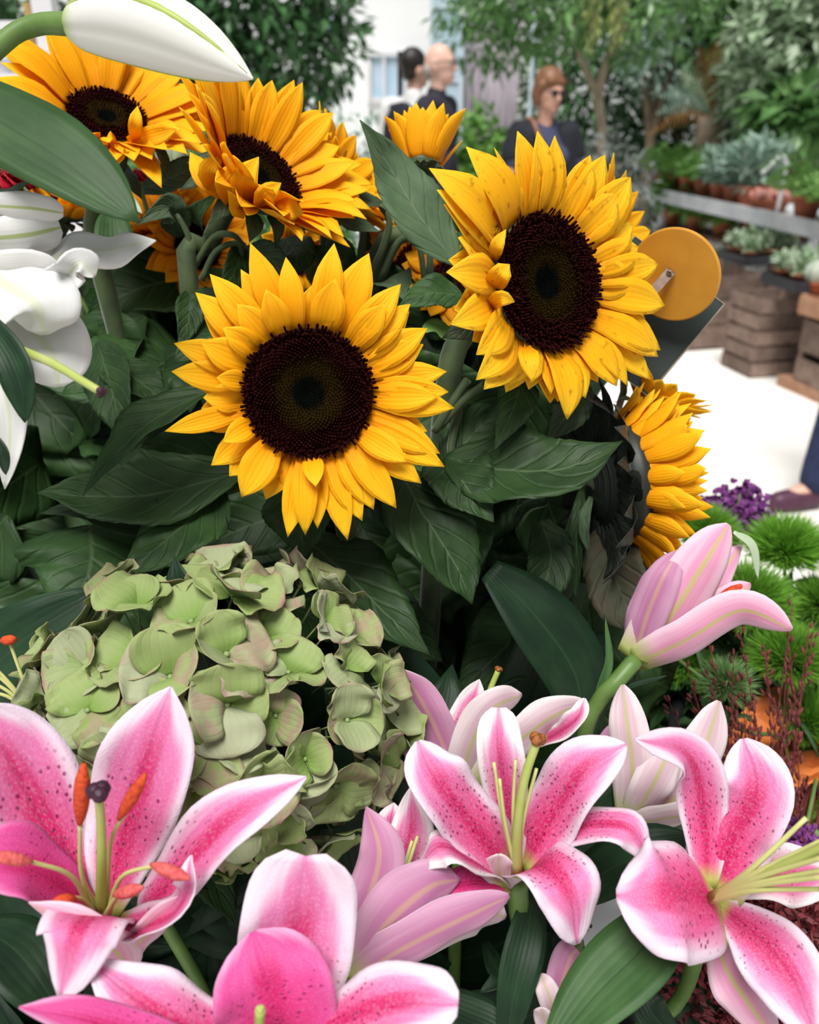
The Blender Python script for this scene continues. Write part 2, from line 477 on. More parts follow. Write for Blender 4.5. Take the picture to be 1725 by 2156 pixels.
def cr(pts, n):
    """Catmull-Rom resample to n+1 points"""
    m = len(pts)
    out = []
    for i in range(n + 1):
        t = i / n * (m - 1)
        k = min(int(t), m - 2)
        f = t - k
        p1, p2 = pts[k], pts[k + 1]
        p0 = pts[k - 1] if k > 0 else p1 * 2 - p2
        p3 = pts[k + 2] if k + 2 < m else p2 * 2 - p1
        out.append(0.5 * ((2 * p1) + (p2 - p0) * f + (2 * p0 - 5 * p1 + 4 * p2 - p3) * f * f + (3 * p1 - p0 - 3 * p2 + p3) * f ** 3))
    return out


def prof(ctrl, v):
    n = len(ctrl)
    k = 0
    while k < n - 2 and v > ctrl[k + 1][0]:
        k += 1
    x0, y0 = ctrl[k]
    x1, y1 = ctrl[k + 1]
    h = x1 - x0
    m0 = (y1 - ctrl[k - 1][1]) / (x1 - ctrl[k - 1][0]) if k > 0 else (y1 - y0) / h
    m1 = (ctrl[k + 2][1] - y0) / (ctrl[k + 2][0] - x0) if k + 2 < n else (y1 - y0) / h
    t = (v - x0) / h
    return max(0.0, (2 * t ** 3 - 3 * t * t + 1) * y0 + (t ** 3 - 2 * t * t + t) * h * m0 + (-2 * t ** 3 + 3 * t * t) * y1 + (t ** 3 - t * t) * h * m1)


PR = {
    'sun': [(0, .5), (.2, .8), (.42, 1), (.66, .8), (.85, .38), (1, .01)],
    'lily': [(0, .22), (.2, .6), (.5, 1), (.72, .9), (.9, .48), (1, .03)],
    'blunt': [(0, .3), (.25, .8), (.55, 1), (.8, .93), (.93, .7), (1, .3)],
    'wide': [(0, .7), (.2, .95), (.5, 1), (.75, .85), (.92, .5), (1, .1)],
    'heart': [(0, .12), (.03, .6), (.12, .95), (.27, 1), (.5, .82), (.75, .45), (.9, .17), (1, .01)],
    'ovate': [(0, .08), (.1, .55), (.3, 1), (.5, .95), (.75, .55), (.9, .2), (1, .01)],
    'long': [(0, .35), (.25, .85), (.5, 1), (.75, .78), (.9, .42), (1, .02)],
    'notch': [(0, .35), (.2, .62), (.45, .95), (.7, 1), (.88, .9), (.97, .62), (1, .35)],
    'round': [(0, .14), (.15, .62), (.4, .98), (.65, 1.0), (.85, .78), (.96, .42), (1, .18)],
}


def blade_mesh(pts, hw, N, shape='lily', cup=0.25, nu=6, nv=14, ruffle=0.0, rfreq=14.0, thick=0.0005, twist=0.0, serr=0.0, fold=0.0, seed=0, notch=0.0, crumple=0.0):
    """two-sided sheet along a spine. cup: number or list; fold: V crease depth; N: direction the front faces"""
    sp = cr(pts, nv)
    rr = random.Random(seed)
    ph1, ph2 = rr.uniform(0, 6), rr.uniform(0, 6)
    fr, bk, uvs = [], [], []
    S = None
    for i in range(nv + 1):
        v = i / nv
        T = (sp[min(i + 1, nv)] - sp[max(i - 1, 0)])
        if T.length < 1e-9:
            T = V((0, 0, 1))
        T.normalize()
        s = T.cross(N)
        if s.length < 0.15 and S is not None:
            s = S - T * S.dot(T)
        elif S is not None and s.dot(S) < 0:
            s = -s
        s.normalize()
        S = s
        n = s.cross(T).normalized()
        if twist:
            q = Quaternion(T, twist * v)
            s2, n = q @ s, q @ n
        else:
            s2 = s
        c = cup if not isinstance(cup, (list, tuple)) else prof([(k / (len(cup) - 1), x + 10) for k, x in enumerate(cup)], v) - 10
        w = hw * prof(PR[shape], v)
        if serr and i % 2:
            w *= 1 - serr
        for j in range(nu + 1):
            x = 2 * j / nu - 1
            ww = w
            # circular-arc style cup keeps arc length
            a = c * x
            if abs(c) > 1e-4:
                dx = math.sin(a) / c * ww if abs(c) < 3.2 else math.sin(a) / c * ww
                dn = (1 - math.cos(a)) / c * ww
            else:
                dx, dn = x * ww, 0.0
            dn += fold * abs(x) * ww
            if ruffle:
                dn += ruffle * ww * (abs(x) ** 1.6) * math.sin(rfreq * v + (ph1 if x > 0 else ph2)) * min(1, v * 4)
            p = sp[i] + s2 * dx + n * dn
            if notch and v > 0.9:
                p = p - T * (notch * hw * (1 - abs(x)) * (v - 0.9) / 0.1)
            if crumple:
                q = mnoise.noise(p * 90 + V((seed, 0, 0)))
                p = p + n * (q * crumple * hw)
            fr.append(p)
            bk.append(p - n * thick)
            uvs.append(((x + 1) / 2, v))
    k = nu + 1
    nf = len(fr)
    faces, mi = [], []
    for i in range(nv):
        for j in range(nu):
            a = i * k + j
            faces.append((a, a + 1, a + k + 1, a + k))
            mi.append(0)
            faces.append((nf + a, nf + a + k, nf + a + k + 1, nf + a + 1))
            mi.append(1)
    ring = list(range(k)) + [i * k + nu for i in range(1, nv + 1)] + [nv * k + j for j in range(nu - 1, -1, -1)] + [i * k for i in range(nv - 1, 0, -1)]
    for a, b in zip(ring, ring[1:] + ring[:1]):
        faces.append((a, nf + a, nf + b, b))
        mi.append(0)
    return fr + bk, faces, uvs + uvs, mi


def blade(name, parent, pts, hw, N, mats, **kw):
    vv, ff, uv, mi = blade_mesh(pts, hw, N, **kw)
    return mk(name, vv, ff, list(mats), parent, uv, mi)


def tocam(p):
    return (CAM - p).normalized()


def pb(name, parent, pix, hwpx, mats, nrm=(0, 0, 1), d=None, **kw):
    """blade through photographed points: pix = [(px,py,depth)...] ; hwpx half width in photo pixels"""
    pts = [P(q[0], q[1], q[2] if len(q) > 2 else d) for q in pix]
    mid = pts[len(pts) // 2]
    dm = (mid - CAM).dot(FWD)
    N = (RIGHT * nrm[0] + UP * nrm[1] + tocam(mid) * nrm[2]).normalized()
    return blade(name, parent, pts, hwpx / F * dm, N, mats, **kw)


def tube_geo(pts, radii, seg=8, n=None, caps=True):
    m = n or max(2, (len(pts) - 1) * 4)
    sp = cr(pts, m)
    rs = [prof([(k / (len(radii) - 1), r) for k, r in enumerate(radii)], i / m) if len(radii) > 1 else radii[0] for i in range(m + 1)]
    vv, ff = [], []
    X = None
    for i in range(m + 1):
        T = (sp[min(i + 1, m)] - sp[max(i - 1, 0)]).normalized()
        if X is None:
            X = T.orthogonal().normalized()
        else:
            X = (X - T * X.dot(T)).normalized()
        Y = T.cross(X)
        for j in range(seg):
            a = 2 * math.pi * j / seg
            vv.append(sp[i] + (X * math.cos(a) + Y * math.sin(a)) * max(rs[i], 1e-5))
    for i in range(m):
        for j in range(seg):
            a, b = i * seg + j, i * seg + (j + 1) % seg
            ff.append((a, b, b + seg, a + seg))
    if caps:
        ff.append(tuple(range(seg - 1, -1, -1)))
        ff.append(tuple(m * seg + j for j in range(seg)))
    return vv, ff


def tube(name, parent, pts, radii, mat, seg=8, n=None):
    vv, ff = tube_geo(pts, radii if isinstance(radii, (list, tuple)) else [radii], seg, n)
    return mk(name, vv, ff, mat, parent)


def join_geo(parts):
    vv, ff = [], []
    for v, f in parts:
        k = len(vv)
        vv += v
        ff += [tuple(i + k for i in q) for q in f]
    return vv, ff


def ell_geo(c, r, rot=None, nu=12, nv=8):
    vv, ff = [], []
    R = rot or Matrix.Identity(3)
    vv.append(c + R @ V((0, 0, -r[2])))
    for i in range(1, nv):
        a = -math.pi / 2 + math.pi * i / nv
        for j in range(nu):
            b = 2 * math.pi * j / nu
            vv.append(c + R @ V((r[0] * math.cos(a) * math.cos(b), r[1] * math.cos(a) * math.sin(b), r[2] * math.sin(a))))
    vv.append(c + R @ V((0, 0, r[2])))
    t = len(vv) - 1
    for j in range(nu):
        ff.append((0, 1 + (j + 1) % nu, 1 + j))
        ff.append((t, 1 + (nv - 2) * nu + j, 1 + (nv - 2) * nu + (j + 1) % nu))
    for i in range(nv - 2):
        for j in range(nu):
            a, b = 1 + i * nu + j, 1 + i * nu + (j + 1) % nu
            ff.append((a, b, b + nu, a + nu))
    return vv, ff


def box_geo(c, s, rz=0.0, M=None):
    R = M or Matrix.Rotation(rz, 3, 'Z')
    vv = [V(c) + R @ V((x * s[0] / 2, y * s[1] / 2, z * s[2] / 2)) for x in (-1, 1) for y in (-1, 1) for z in (-1, 1)]
    ff = [(0, 1, 3, 2), (4, 6, 7, 5), (0, 4, 5, 1), (2, 3, 7, 6), (0, 2, 6, 4), (1, 5, 7, 3)]
    return vv, ff


def lathe_geo(c, profile, seg=24, R=None):
    R = R or Matrix.Identity(3)
    vv, ff = [], []
    for (r, z) in profile:
        for j in range(seg):
            a = 2 * math.pi * j / seg
            vv.append(V(c) + R @ V((r * math.cos(a), r * math.sin(a), z)))
    for i in range(len(profile) - 1):
        for j in range(seg):
            a, b = i * seg + j, i * seg + (j + 1) % seg
            ff.append((a, b, b + seg, a + seg))
    return vv, ff


def solid(name, geo, mat, parent=None, smooth=False):
    return mk(name, geo[0], geo[1], mat, parent, smooth=smooth)


def struct(name, geo, mat, parent=None, label=None):
    o = solid(name, geo, mat, parent)
    if parent is None:
        ORG[o.name] = V((0, 0, 0))
        o['kind'] = 'structure'
        if label:
            o['label'] = label
    return o


def frame_of(N, upv=V((0, 0, 1))):
    N = N.normalized()
    x = upv.cross(N)
    if x.length < 1e-3:
        x = V((1, 0, 0))
    x.normalize()
    return x, N.cross(x).normalized(), N


# ================================================================== setting
BUCKET_A = V((-.02, .66, .55))
BUCKET_B = V((.03, .36, .55))
BUCKET_C = V((-.31, .46, .55))
BUCKET_D = V((.40, .68, .55))
BUCKET_E = V((.255, .43, .55))

struct('floor', box_geo((0, 6, -.05), (24, 20, .1)), 'floor', label='pale sunlit concrete floor')
# bright white house front beyond the market, widened to read as sky between trees
struct('wall_back', box_geo((.9, 10.9, 2.5), (10.5, .2, 5.0)), 'facade', label='bright white house front behind the walkers')
for k, (px0, px1, py0, py1) in enumerate(((782, 838, 118, 206), (846, 862, 118, 200), (660, 715, 20, 70))):
    a, b = GY(px0, py1, 10.8), GY(px1, py0, 10.8)
    w, h = b.x - a.x, b.z - a.z
    c = V(((a.x + b.x) / 2, 10.79, (a.z + b.z) / 2))
    wn = struct('window_%d' % (k + 1), join_geo([box_geo(c + V((s * (w / 2 + .02), 0, 0)), (.05, .06, h + .09)) for s in (-1, 1)] + [box_geo(c + V((0, 0, s * (h / 2 + .02))), (w, .06, .05)) for s in (-1, 1)]), 'white_paint', label='white framed window in the house front')
    for s in (-1, 1):
        solid('pane', box_geo(c + V((s * w / 4, .015, 0)), (w / 2 - .02, .012, h)), 'glass_blue', wn)
    solid('mullion', box_geo(c, (.03, .05, h)), 'white_paint', wn)
# pale blue greenhouse column and mauve curtain beside it
a = GY(938, 300, 8.2)
col = thing('greenhouse_column', 'pale blue glazed column behind the bald man', 'column', V((a.x, 8.2, 0)))
for s in (-1, 1):
    solid('post', box_geo((a.x + s * .12, 8.2, 1.6), (.04, .06, 3.2)), 'frame_blue', col)
for k in range(6):
    solid('pane', box_geo((a.x, 8.2, .27 + k * .54), (.2, .012, .5)), 'glass_blue', col)
    solid('crossbar', box_geo((a.x, 8.2, .54 * (k + 1)), (.2, .04, .035)), 'frame_blue', col)
a = GY(1020, 250, 8.6)
cvv, cff = [], []
for i in range(41):
    x = -.30 + .6 * i / 40
    for z in (0.1, 2.4):
        cvv.append(V((a.x + x * (1 if z > 1 else .8), 8.6 + .05 * math.sin(i * 1.35), z)))
for i in range(40):
    cff.append((2 * i, 2 * i + 2, 2 * i + 3, 2 * i + 1))
cur = thing('hanging_cloth', 'grey-mauve cloth hanging in folds beside the blue column', 'cloth', V((a.x, 8.6, 0)))
co = solid('cloth', (cvv, cff), 'curtain', cur, True)
sm = co.modifiers.new('thickness', 'SOLIDIFY')
sm.thickness = .01
tube('rail', cur, [V((a.x - .4, 8.6, 2.4)), V((a.x + .4, 8.6, 2.4))], [.015], 'frame_blue')
for s in (-1, 1):
    tube('post', cur, [V((a.x + s * .4, 8.6, 0)), V((a.x + s * .4, 8.6, 2.41))], [.018], 'frame_blue')


# ------------------------------------------------------------------ foliage
def cloud_geo(blobs, n, size, rr, asp=.4, droop=.3, shell=.45):
    vv, ff = [], []
    vol = [b[1][0] * b[1][1] * b[1][2] for b in blobs]
    for i in range(n):
        c, r = rr.choices(blobs, vol)[0]
        a, z = rr.uniform(0, 6.283), rr.uniform(-1, 1)
        q = V((math.cos(a) * math.sqrt(1 - z * z), math.sin(a) * math.sqrt(1 - z * z), z))
        rad = rr.random() ** shell
        p = V(c) + V((q.x * r[0], q.y * r[1], q.z * r[2])) * rad
        t = (q * .7 + V((rr.uniform(-1, 1), rr.uniform(-1, 1), rr.uniform(-1, 1) - droop))).normalized()
        u = t.cross(V((rr.uniform(-.6, .6), rr.uniform(-.6, .6), 1)))
        if u.length < .05:
            u = t.orthogonal()
        u.normalize()
        nn = u.cross(t)
        L = size * rr.uniform(.6, 1.25)
        w = L * asp * .5
        k = len(vv)
        vv += [p, p + t * L * .45 + u * w + nn * w * .25, p + t * L - nn * L * .12, p + t * L * .45 - u * w + nn * w * .25]
        ff += [(k, k + 1, k + 2), (k, k + 2, k + 3)]
    return vv, ff


def tree(name, label, cat, base, trunks, blobs, n, size, mat, bark='bark', asp=.4, seed=0, droop=.3, group=None):
    root = thing(name, label, cat, base, group)
    solid('trunk', join_geo([tube_geo([V(q) for q in t[0]], t[1], 8, 14) for t in trunks]), bark, root, True)
    o = solid('foliage', cloud_geo(blobs, n, size, random.Random(seed), asp, droop), mat, root)
    o['kind'] = 'stuff'
    return root


def branches(base, tops, r=.05):
    b = V(base)
    m = b + V((0, 0, .5 * (tops[0][2] - b.z)))
    return [([b, m, V(t)], [r, r * .7, r * .3]) for t in tops]


def at(px_, py_, y):
    return GY(px_, py_, y)


# dark tree on the left
t0 = at(560, 150, 6.0)
tree('evergreen_tree', 'dense dark evergreen tree behind the white lily bud', 'tree', V((t0.x, 6.0, 0)), branches((t0.x, 6.0, 0), [(t0.x - .4, 6, 1.9), (t0.x + .3, 6.1, 2.0), (t0.x, 5.9, 2.4)]),
     [((t0.x - .1, 6.0, 1.85), (.62, .45, .75)), ((t0.x - .55, 6.0, 1.5), (.55, .4, .7)), ((t0.x + .35, 6.1, 1.85), (.28, .3, .4)), ((t0.x - .9, 6.1, 2.1), (.5, .4, .6))], 7000, .11, 'f_dark', seed=1, asp=.45)
t0 = at(460, 330, 4.2)
tree('leafy_shrub', 'mid green leafy shrub behind the tilted sunflower', 'shrub', V((t0.x, 4.2, 0)), branches((t0.x, 4.2, 0), [(t0.x - .3, 4.2, 1.1), (t0.x + .3, 4.2, 1.1)], .03),
     [((t0.x, 4.2, .85), (.60, .35, .62)), ((t0.x - .6, 4.3, .9), (.5, .35, .65))], 4500, .10, 'f_mid', seed=2, asp=.45)
t0 = at(-10, 10, 4.5)
tree('leafy_shrub', 'dark shrub behind the white ornate stand', 'shrub', V((t0.x, 4.5, 0)), branches((t0.x, 4.5, 0), [(t0.x, 4.5, 1.6)], .03),
     [((t0.x - .05, 4.5, 1.5), (.28, .25, .6))], 1500, .1, 'f_dark', seed=3)
t0 = at(740, 330, 7.5)
tree('leafy_shrub', 'pale shrub against the white house front', 'shrub', V((t0.x, 7.5, 0)), branches((t0.x, 7.5, 0), [(t0.x, 7.5, 1.0)], .03), [((t0.x, 7.5, .75), (.5, .3, .65))], 900, .09, 'f_blue', seed=4)
t0 = at(1000, 310, 6.9)
tree('leafy_shrub', 'bright green bush between the bald man and the woman', 'shrub', V((t0.x, 6.9, 0)), branches((t0.x, 6.9, 0), [(t0.x, 6.9, 1.0)], .03), [((t0.x, 6.9, .85), (.28, .25, .6))], 1500, .10, 'f_light', seed=5, asp=.6)

# trees on the right
tb = at(1258, 330, 7.0)
tz = [(tb.x - .03, 7, 0), (tb.x + .02, 7, .5), (tb.x - .04, 7, .9), (tb.x + .03, 7, 1.2), (tb.x - .03, 7, 1.5), (tb.x + .02, 7, 1.75)]
tree('ficus_tree', 'ficus tree with a pale twisting trunk behind the woman', 'tree', V((tb.x, 7.0, 0)),
     [(tz, [.06, .045, .042, .038, .035, .03]), ([tz[4], (tb.x - .2, 7, 1.8), (tb.x - .3, 7, 2.2)], [.03, .02, .01]), ([tz[5], (tb.x + .15, 7, 2.0), (tb.x + .3, 7, 2.3)], [.03, .02, .01])],
     [((tb.x - .15, 7, 2.15), (.95, .5, .5)), ((tb.x + .6, 7.1, 2.45), (.55, .4, .42)), ((tb.x - .8, 7.2, 2.05), (.45, .35, .45))], 4000, .10, 'f_mid', 'bark_pale', seed=6)
for k, (px_, py_, y, rx, rz, n, sz, mt, lb) in enumerate((
        (1190, 200, 9.6, 1.15, 1.6, 4300, .14, 'f_dark', 'dark broadleaf tree filling the view behind the woman'),
        (1440, 170, 9.6, 1.15, 1.6, 4300, .14, 'f_dark', 'dark green tree behind the cycad'),
        (1650, 40, 8.9, .95, .8, 5200, .15, 'f_mid', 'glossy tree above the potted plants'),
        (1710, 130, 8.0, .7, .8, 3200, .17, 'f_silver', 'variegated pale-leaved tree at the end of the plant shelf'),
        (1390, 90, 9.0, .5, .45, 900, .09, 'f_blue', 'blue-green tree behind the ficus crown'),
        (1690, 200, 9.8, 1.0, 1.6, 3800, .14, 'f_dark', 'shady tree behind the variegated tree'))):
    c = at(px_, py_, y)
    tree('broadleaf_tree', lb, 'tree', V((c.x, y, 0)), branches((c.x, y, 0), [(c.x - rx * .4, y, c.z + rz * .3), (c.x + rx * .4, y, c.z + rz * .3), (c.x, y + .1, c.z + rz * .6)], .05),
         [((c.x, y, c.z), (rx, .45, rz))] + ([((c.x, y, .7), (rx, .4, .7))] if rz > 1 else []), n, sz, mt, seed=20 + k, asp=.42)
c = at(1290, 320, 6.2)
tree('leafy_shrub', 'grey-leaved low shrub at the foot of the ficus', 'shrub', V((c.x, 6.2, 0)), branches((c.x, 6.2, 0), [(c.x, 6.2, .9)], .03), [((c.x, 6.2, .75), (.32, .3, .55))], 1700, .07, 'f_grey', seed=31)
c = at(1685, 240, 7.6)
tree('bigleaf_plant', 'large-leaved green plant rising above the shelf pots', 'plant', V((c.x, 7.6, 0)), branches((c.x, 7.6, 0), [(c.x, 7.6, 1.3), (c.x + .2, 7.6, 1.4)], .03), [((c.x, 7.6, c.z), (.40, .3, .2))], 300, .24, 'f_mid', seed=32, asp=.6)
# yellow-green catkins
for k, px_ in enumerate((1250, 1300)):
    c = at(px_, 20, 6.6)
    ct = thing('catkin_strand', 'hanging yellow-green catkin strand in the ficus crown', 'catkins', V((c.x, 6.6, 1.8)), 'catkin strands')
    o = solid('catkins', cloud_geo([((c.x, 6.6, 2.1), (.06, .06, .32)), ((c.x + .05, 6.6, 2.35), (.1, .06, .2))], 500, .06, random.Random(k), .25, 1.5), 'f_yellow', ct)
    o['kind'] = 'stuff'
    tube('stalk', ct, [V((c.x, 6.6, 1.85)), V((c.x + .02, 6.6, 2.2)), V((c.x + .05, 6.8, 2.6))], [.008], 'bark_pale')
# cycad
c = at(1500, 245, 8.4)
cy = thing('cycad', 'cycad with brown dry fronds and pale green fronds behind the pots', 'cycad', V((c.x, 8.4, 0)))
tube('trunk', cy, [V((c.x, 8.4, 0)), V((c.x, 8.4, .7)), V((c.x, 8.4, c.z))], [.12, .11, .13], 'bark', 12)
for k, (dx, dz, mt) in enumerate(((-.17, .38, 'frond_brown'), (-.04, .42, 'frond_brown'), (.05, .38, 'f_pale'), (-.28, .25, 'f_pale'), (.20, .2, 'frond_brown'), (-.34, .12, 'f_blue'), (.32, .3, 'f_pale'),
                                  (-.36, .02, 'f_blue'), (.1, .42, 'f_pale'), (-.42, -.1, 'frond_brown'), (.36, .05, 'f_mid'), (0, .4, 'f_dark'))):
    b = V((c.x, 8.4, c.z))
    tip = b + V((dx * 1.35, -.15 + .1 * (k % 3), dz * 1.35))
    mid = b.lerp(tip, .5) + V((0, 0, .08))
    path = cr([b, mid, tip], 14)
    parts = [tube_geo([b, mid, tip], [.007, .003], 5, 8)]
    for i in range(2, 15):
        T = (path[i] - path[i - 1]).normalized()
        s = T.cross(V((0, -1, .3))).normalized()
        for h in (-1, 1):
            L = .11 * math.sin(math.pi * min(.95, (i + 1.5) / 16))
            tp = path[i] + s * h * L + T * L * .5
            parts.append(([path[i] - T * .008, path[i] + T * .008, tp + V((0, 0, .002)), tp - V((0, 0, .002))], [(0, 1, 2, 3)]))
    solid('frond', join_geo(parts), mt, cy)

# ------------------------------------------------------------------ plant shelf and crates on the right
SA, SBp = G(1360, 392, .8), G(1725, 468, .8)
sdir = (SBp - SA).normalized()
SEND = SBp + sdir * 1.0
sper = V((-sdir.y, sdir.x, 0))
if sper.x < 0:
    sper = -sper
sh = thing('plant_shelf', 'long pale zinc-edged shelf carrying terracotta pots', 'shelf', V(((SA.x + SEND.x) / 2, (SA.y + SEND.y) / 2, 0)))
ang = math.atan2(sdir.y, sdir.x)
Ls = (SEND - SA).length
cm = (SA + SEND) / 2
solid('front_rail', box_geo((cm.x, cm.y, .755), (Ls, .025, .10), ang), 'zinc', sh)
for k in range(4):
    o_ = cm + sper * (.07 + .14 * k)
    solid('plank', box_geo((o_.x, o_.y, .765), (Ls, .13, .03), ang), 'zinc', sh)
for t in (.08, .5, .92):
    for w in (.05, .5):
        q = SA.lerp(SEND, t) + sper * w
        solid('leg', box_geo((q.x, q.y, .375), (.05, .05, .75), ang), 'zinc', sh)


def crate(label, c, size, rz, mat, slats=4, upright=False, group='wooden crates'):
    """slatted crate: four posts and slats all round; upright = standing on its end"""
    root = thing('wooden_crate', label, 'crate', V((c[0], c[1], c[2])), group)
    R = Matrix.Rotation(rz, 3, 'Z')
    w, dp, h = size
    cc = V(c)
    for sx in (-1, 1):
        for sy in (-1, 1):
            q = cc + R @ V((sx * (w / 2 - .015), sy * (dp / 2 - .015), h / 2))
            solid('post', box_geo(q, (.03, .03, h), rz), mat, root)
    sh_ = h / slats
    for k in range(slats):
        z = sh_ * (k + .5)
        for s in (-1, 1):
            q = cc + R @ V((0, s * dp / 2, z))
            solid('slat', box_geo(q, (w, .012, sh_ * .8), rz), mat, root)
            q = cc + R @ V((s * w / 2, 0, z))
            solid('slat', box_geo(q, (.012, dp, sh_ * .8), rz), mat, root)
    solid('base_board', box_geo(cc + V((0, 0, .012)), (w - .03, dp - .03, .012), rz), mat, root)
    return root


e0 = G(1545, 790, 0)
crate('weathered upright crate with narrow slats at the aisle end', (e0.x + .20, e0.y + .12, 0), (.34, .30, .46), .25, 'crate', 5)
crate('weathered crate under the black trays, behind the upright one', (e0.x + .05, e0.y + .85, 0), (.5, .5, .48), .25, 'crate', 3)
e1 = G(1690, 850, 0)
crate('dark open crate standing under the fresh pale crate', (e1.x + .33, e1.y + .10, 0), (.5, .42, .42), .2, 'crate', 2)
e1b = V((e1.x + .33, e1.y + .1, .42))
crate('fresh orange-brown crate tray on top of the dark crate', (e1b.x - .03, e1b.y, .42), (.52, .44, .11), .2, 'crate_new', 1)
crate('weathered crate at the corner of the plant display', (e0.x + .62, e0.y + .35, 0), (.46, .5, .48), .2, 'crate', 3)
b0, b1 = G(1640, 830, 0), G(1725, 868, 0)
bd = (b1 - b0)
pl = solid('floor_plank', box_geo(((b0.x + b1.x) / 2 + .15, (b0.y + b1.y) / 2, .03), (bd.length * 2.2, .09, .06), math.atan2(bd.y, bd.x)), 'crate_new')
base_at(pl)
tag(pl, 'loose wooden plank lying on the floor by the crates', 'plank')


def pot_geo(r, h):
    return lathe_geo((0, 0, 0), [(.001, 0), (r * .72, 0), (r * .95, h * .78), (r * 1.05, h * .78), (r * 1.08, h), (r * .96, h), (r * .92, h * .85), (.001, h * .85)], 16)


def proto_plant(name, label, cat, r, h, fol, mat, group, potmat='terracotta'):
    root = thing(name, label, cat, V((0, 0, 0)), group)
    solid('pot', pot_geo(r, h), potmat, root, True)
    o = solid('foliage', fol, mat, root)
    o['kind'] = 'stuff'
    return root


def dup(root, loc, rz, sc=1.0, label=None):
    n = root.copy()
    COL.objects.link(n)
    n.location = loc
    n.rotation_euler = (0, 0, rz)
    n.scale = (sc, sc, sc)
    if label:
        n['label'] = label
    for ch in root.children:
        k = ch.copy()
        COL.objects.link(k)
        k.parent = n
    return n


def strands(n, L, seed, sz=.03):
    rr = random.Random(seed)
    parts = []
    for i in range(n):
        a = rr.uniform(0, 6.28)
        e = V((math.cos(a), math.sin(a), 0))
        l = L * rr.uniform(.6, 1.1)
        up = rr.uniform(.4, 1.0)
        path = cr([V((0, 0, .1)), V((0, 0, .1)) + e * l * .5 + V((0, 0, l * up)), V((0, 0, .1)) + e * l * 1.1 + V((0, 0, l * up * .7))], 10)
        for j in range(2, 11):
            for h in range(5):
                t = V((rr.uniform(-1, 1), rr.uniform(-1, 1), rr.uniform(-.6, .8))).normalized() * sz
                u = t.orthogonal().normalized() * sz * .15
                parts.append(([path[j] - u, path[j] + u, path[j] + t], [(0, 1, 2)]))
    return join_geo(parts)


def rosettes(seed, R, n, size):
    return cloud_geo([((0, 0, .12), (R, R, .05))], n, size, random.Random(seed), .5, -.8)


SHZ = .78
pr_f = proto_plant('asparagus_fern', 'feathery asparagus fern in a terracotta pot on the pale shelf', 'potted plant', .08, .13, strands(40, .22, 1, .045), 'f_light', 'asparagus ferns on the shelf')
pr_k = proto_plant('bluegreen_plant', 'blue-green fleshy plant in a terracotta pot on the pale shelf', 'potted plant', .08, .13, cloud_geo([((0, 0, .24), (.14, .14, .13))], 170, .12, random.Random(3), .35, -.6), 'f_blue', 'blue-green plants on the shelf')
pr_l = proto_plant('leafy_pot_plant', 'bright leafy plant in a terracotta pot under the pale shelf', 'potted plant', .07, .11, cloud_geo([((0, 0, .2), (.15, .15, .11))], 260, .085, random.Random(4), .6, -.3), 'f_light', 'leafy plants under the shelf')
pr_s = proto_plant('succulent_pot', 'silvery succulent in a small terracotta pot in the black tray', 'potted plant', .05, .07, cloud_geo([((0, 0, .10), (.065, .065, .045))], 150, .045, random.Random(5), .5, -.8), 'f_silver', 'succulents in the black trays')
first = {}


def place(pr, loc, rz, sc=1.0):
    if pr.name not in first:
        first[pr.name] = 1
        pr.location = loc
        pr.rotation_euler = (0, 0, rz)
        pr.scale = (sc, sc, sc)
        return pr
    return dup(pr, loc, rz, sc)


rr = random.Random(11)
for k, t in enumerate((.02, .09, .16, .23, .62, .70, .78, .66, .74, .13, .2)):
    q = SA.lerp(SEND, t) + sper * (.12 if k < 7 else .38)
    fo_ = place(pr_f, V((q.x, q.y, SHZ)), rr.uniform(0, 6), rr.uniform(.9, 1.2))
    fo_['label'] = 'feathery asparagus fern in a terracotta pot, ' + ('shelf edge at the ficus end' if k < 4 else 'shelf edge past the hooked cane' if k < 7 else 'back row behind the edge ferns')
for k, t in enumerate((.30, .36, .42, .33)):
    q = SA.lerp(SEND, t) + sper * (.12 if k < 3 else .38)
    place(pr_k, V((q.x, q.y, SHZ)), rr.uniform(0, 6), rr.uniform(.95, 1.2))
q = SA.lerp(SEND, .50) + sper * .12
pk = thing('pink_succulent_bowl', 'wide terracotta bowl of knobbly pink succulents beside the hooked cane', 'potted plant', V((q.x, q.y, SHZ)))
solid('bowl', (lambda g: ([V((q.x, q.y, SHZ)) + v for v in g[0]], g[1]))(pot_geo(.13, .09)), 'terracotta', pk, True)
o = solid('succulents', join_geo([ell_geo(V((q.x + rr.uniform(-.11, .11), q.y + rr.uniform(-.11, .11), SHZ + .09 + rr.uniform(0, .035))), (.02, .02, .025), None, 8, 5) for i in range(60)]), 'pink_pebble', pk, True)
o['kind'] = 'stuff'
q = SA.lerp(SEND, .555) + sper * .06
cn = tube('hooked_cane', None, [V((q.x, q.y, .78)), V((q.x + .01, q.y, 1.0)), V((q.x + .005, q.y, 1.10)), V((q.x - .03, q.y, 1.14)), V((q.x - .07, q.y + .02, 1.10)), V((q.x - .13, q.y + .03, 1.03))], [.014], 'white_paint', 8, 24)
base_at(cn)
tag(cn, 'white hooked cane standing among the shelf pots', 'cane')
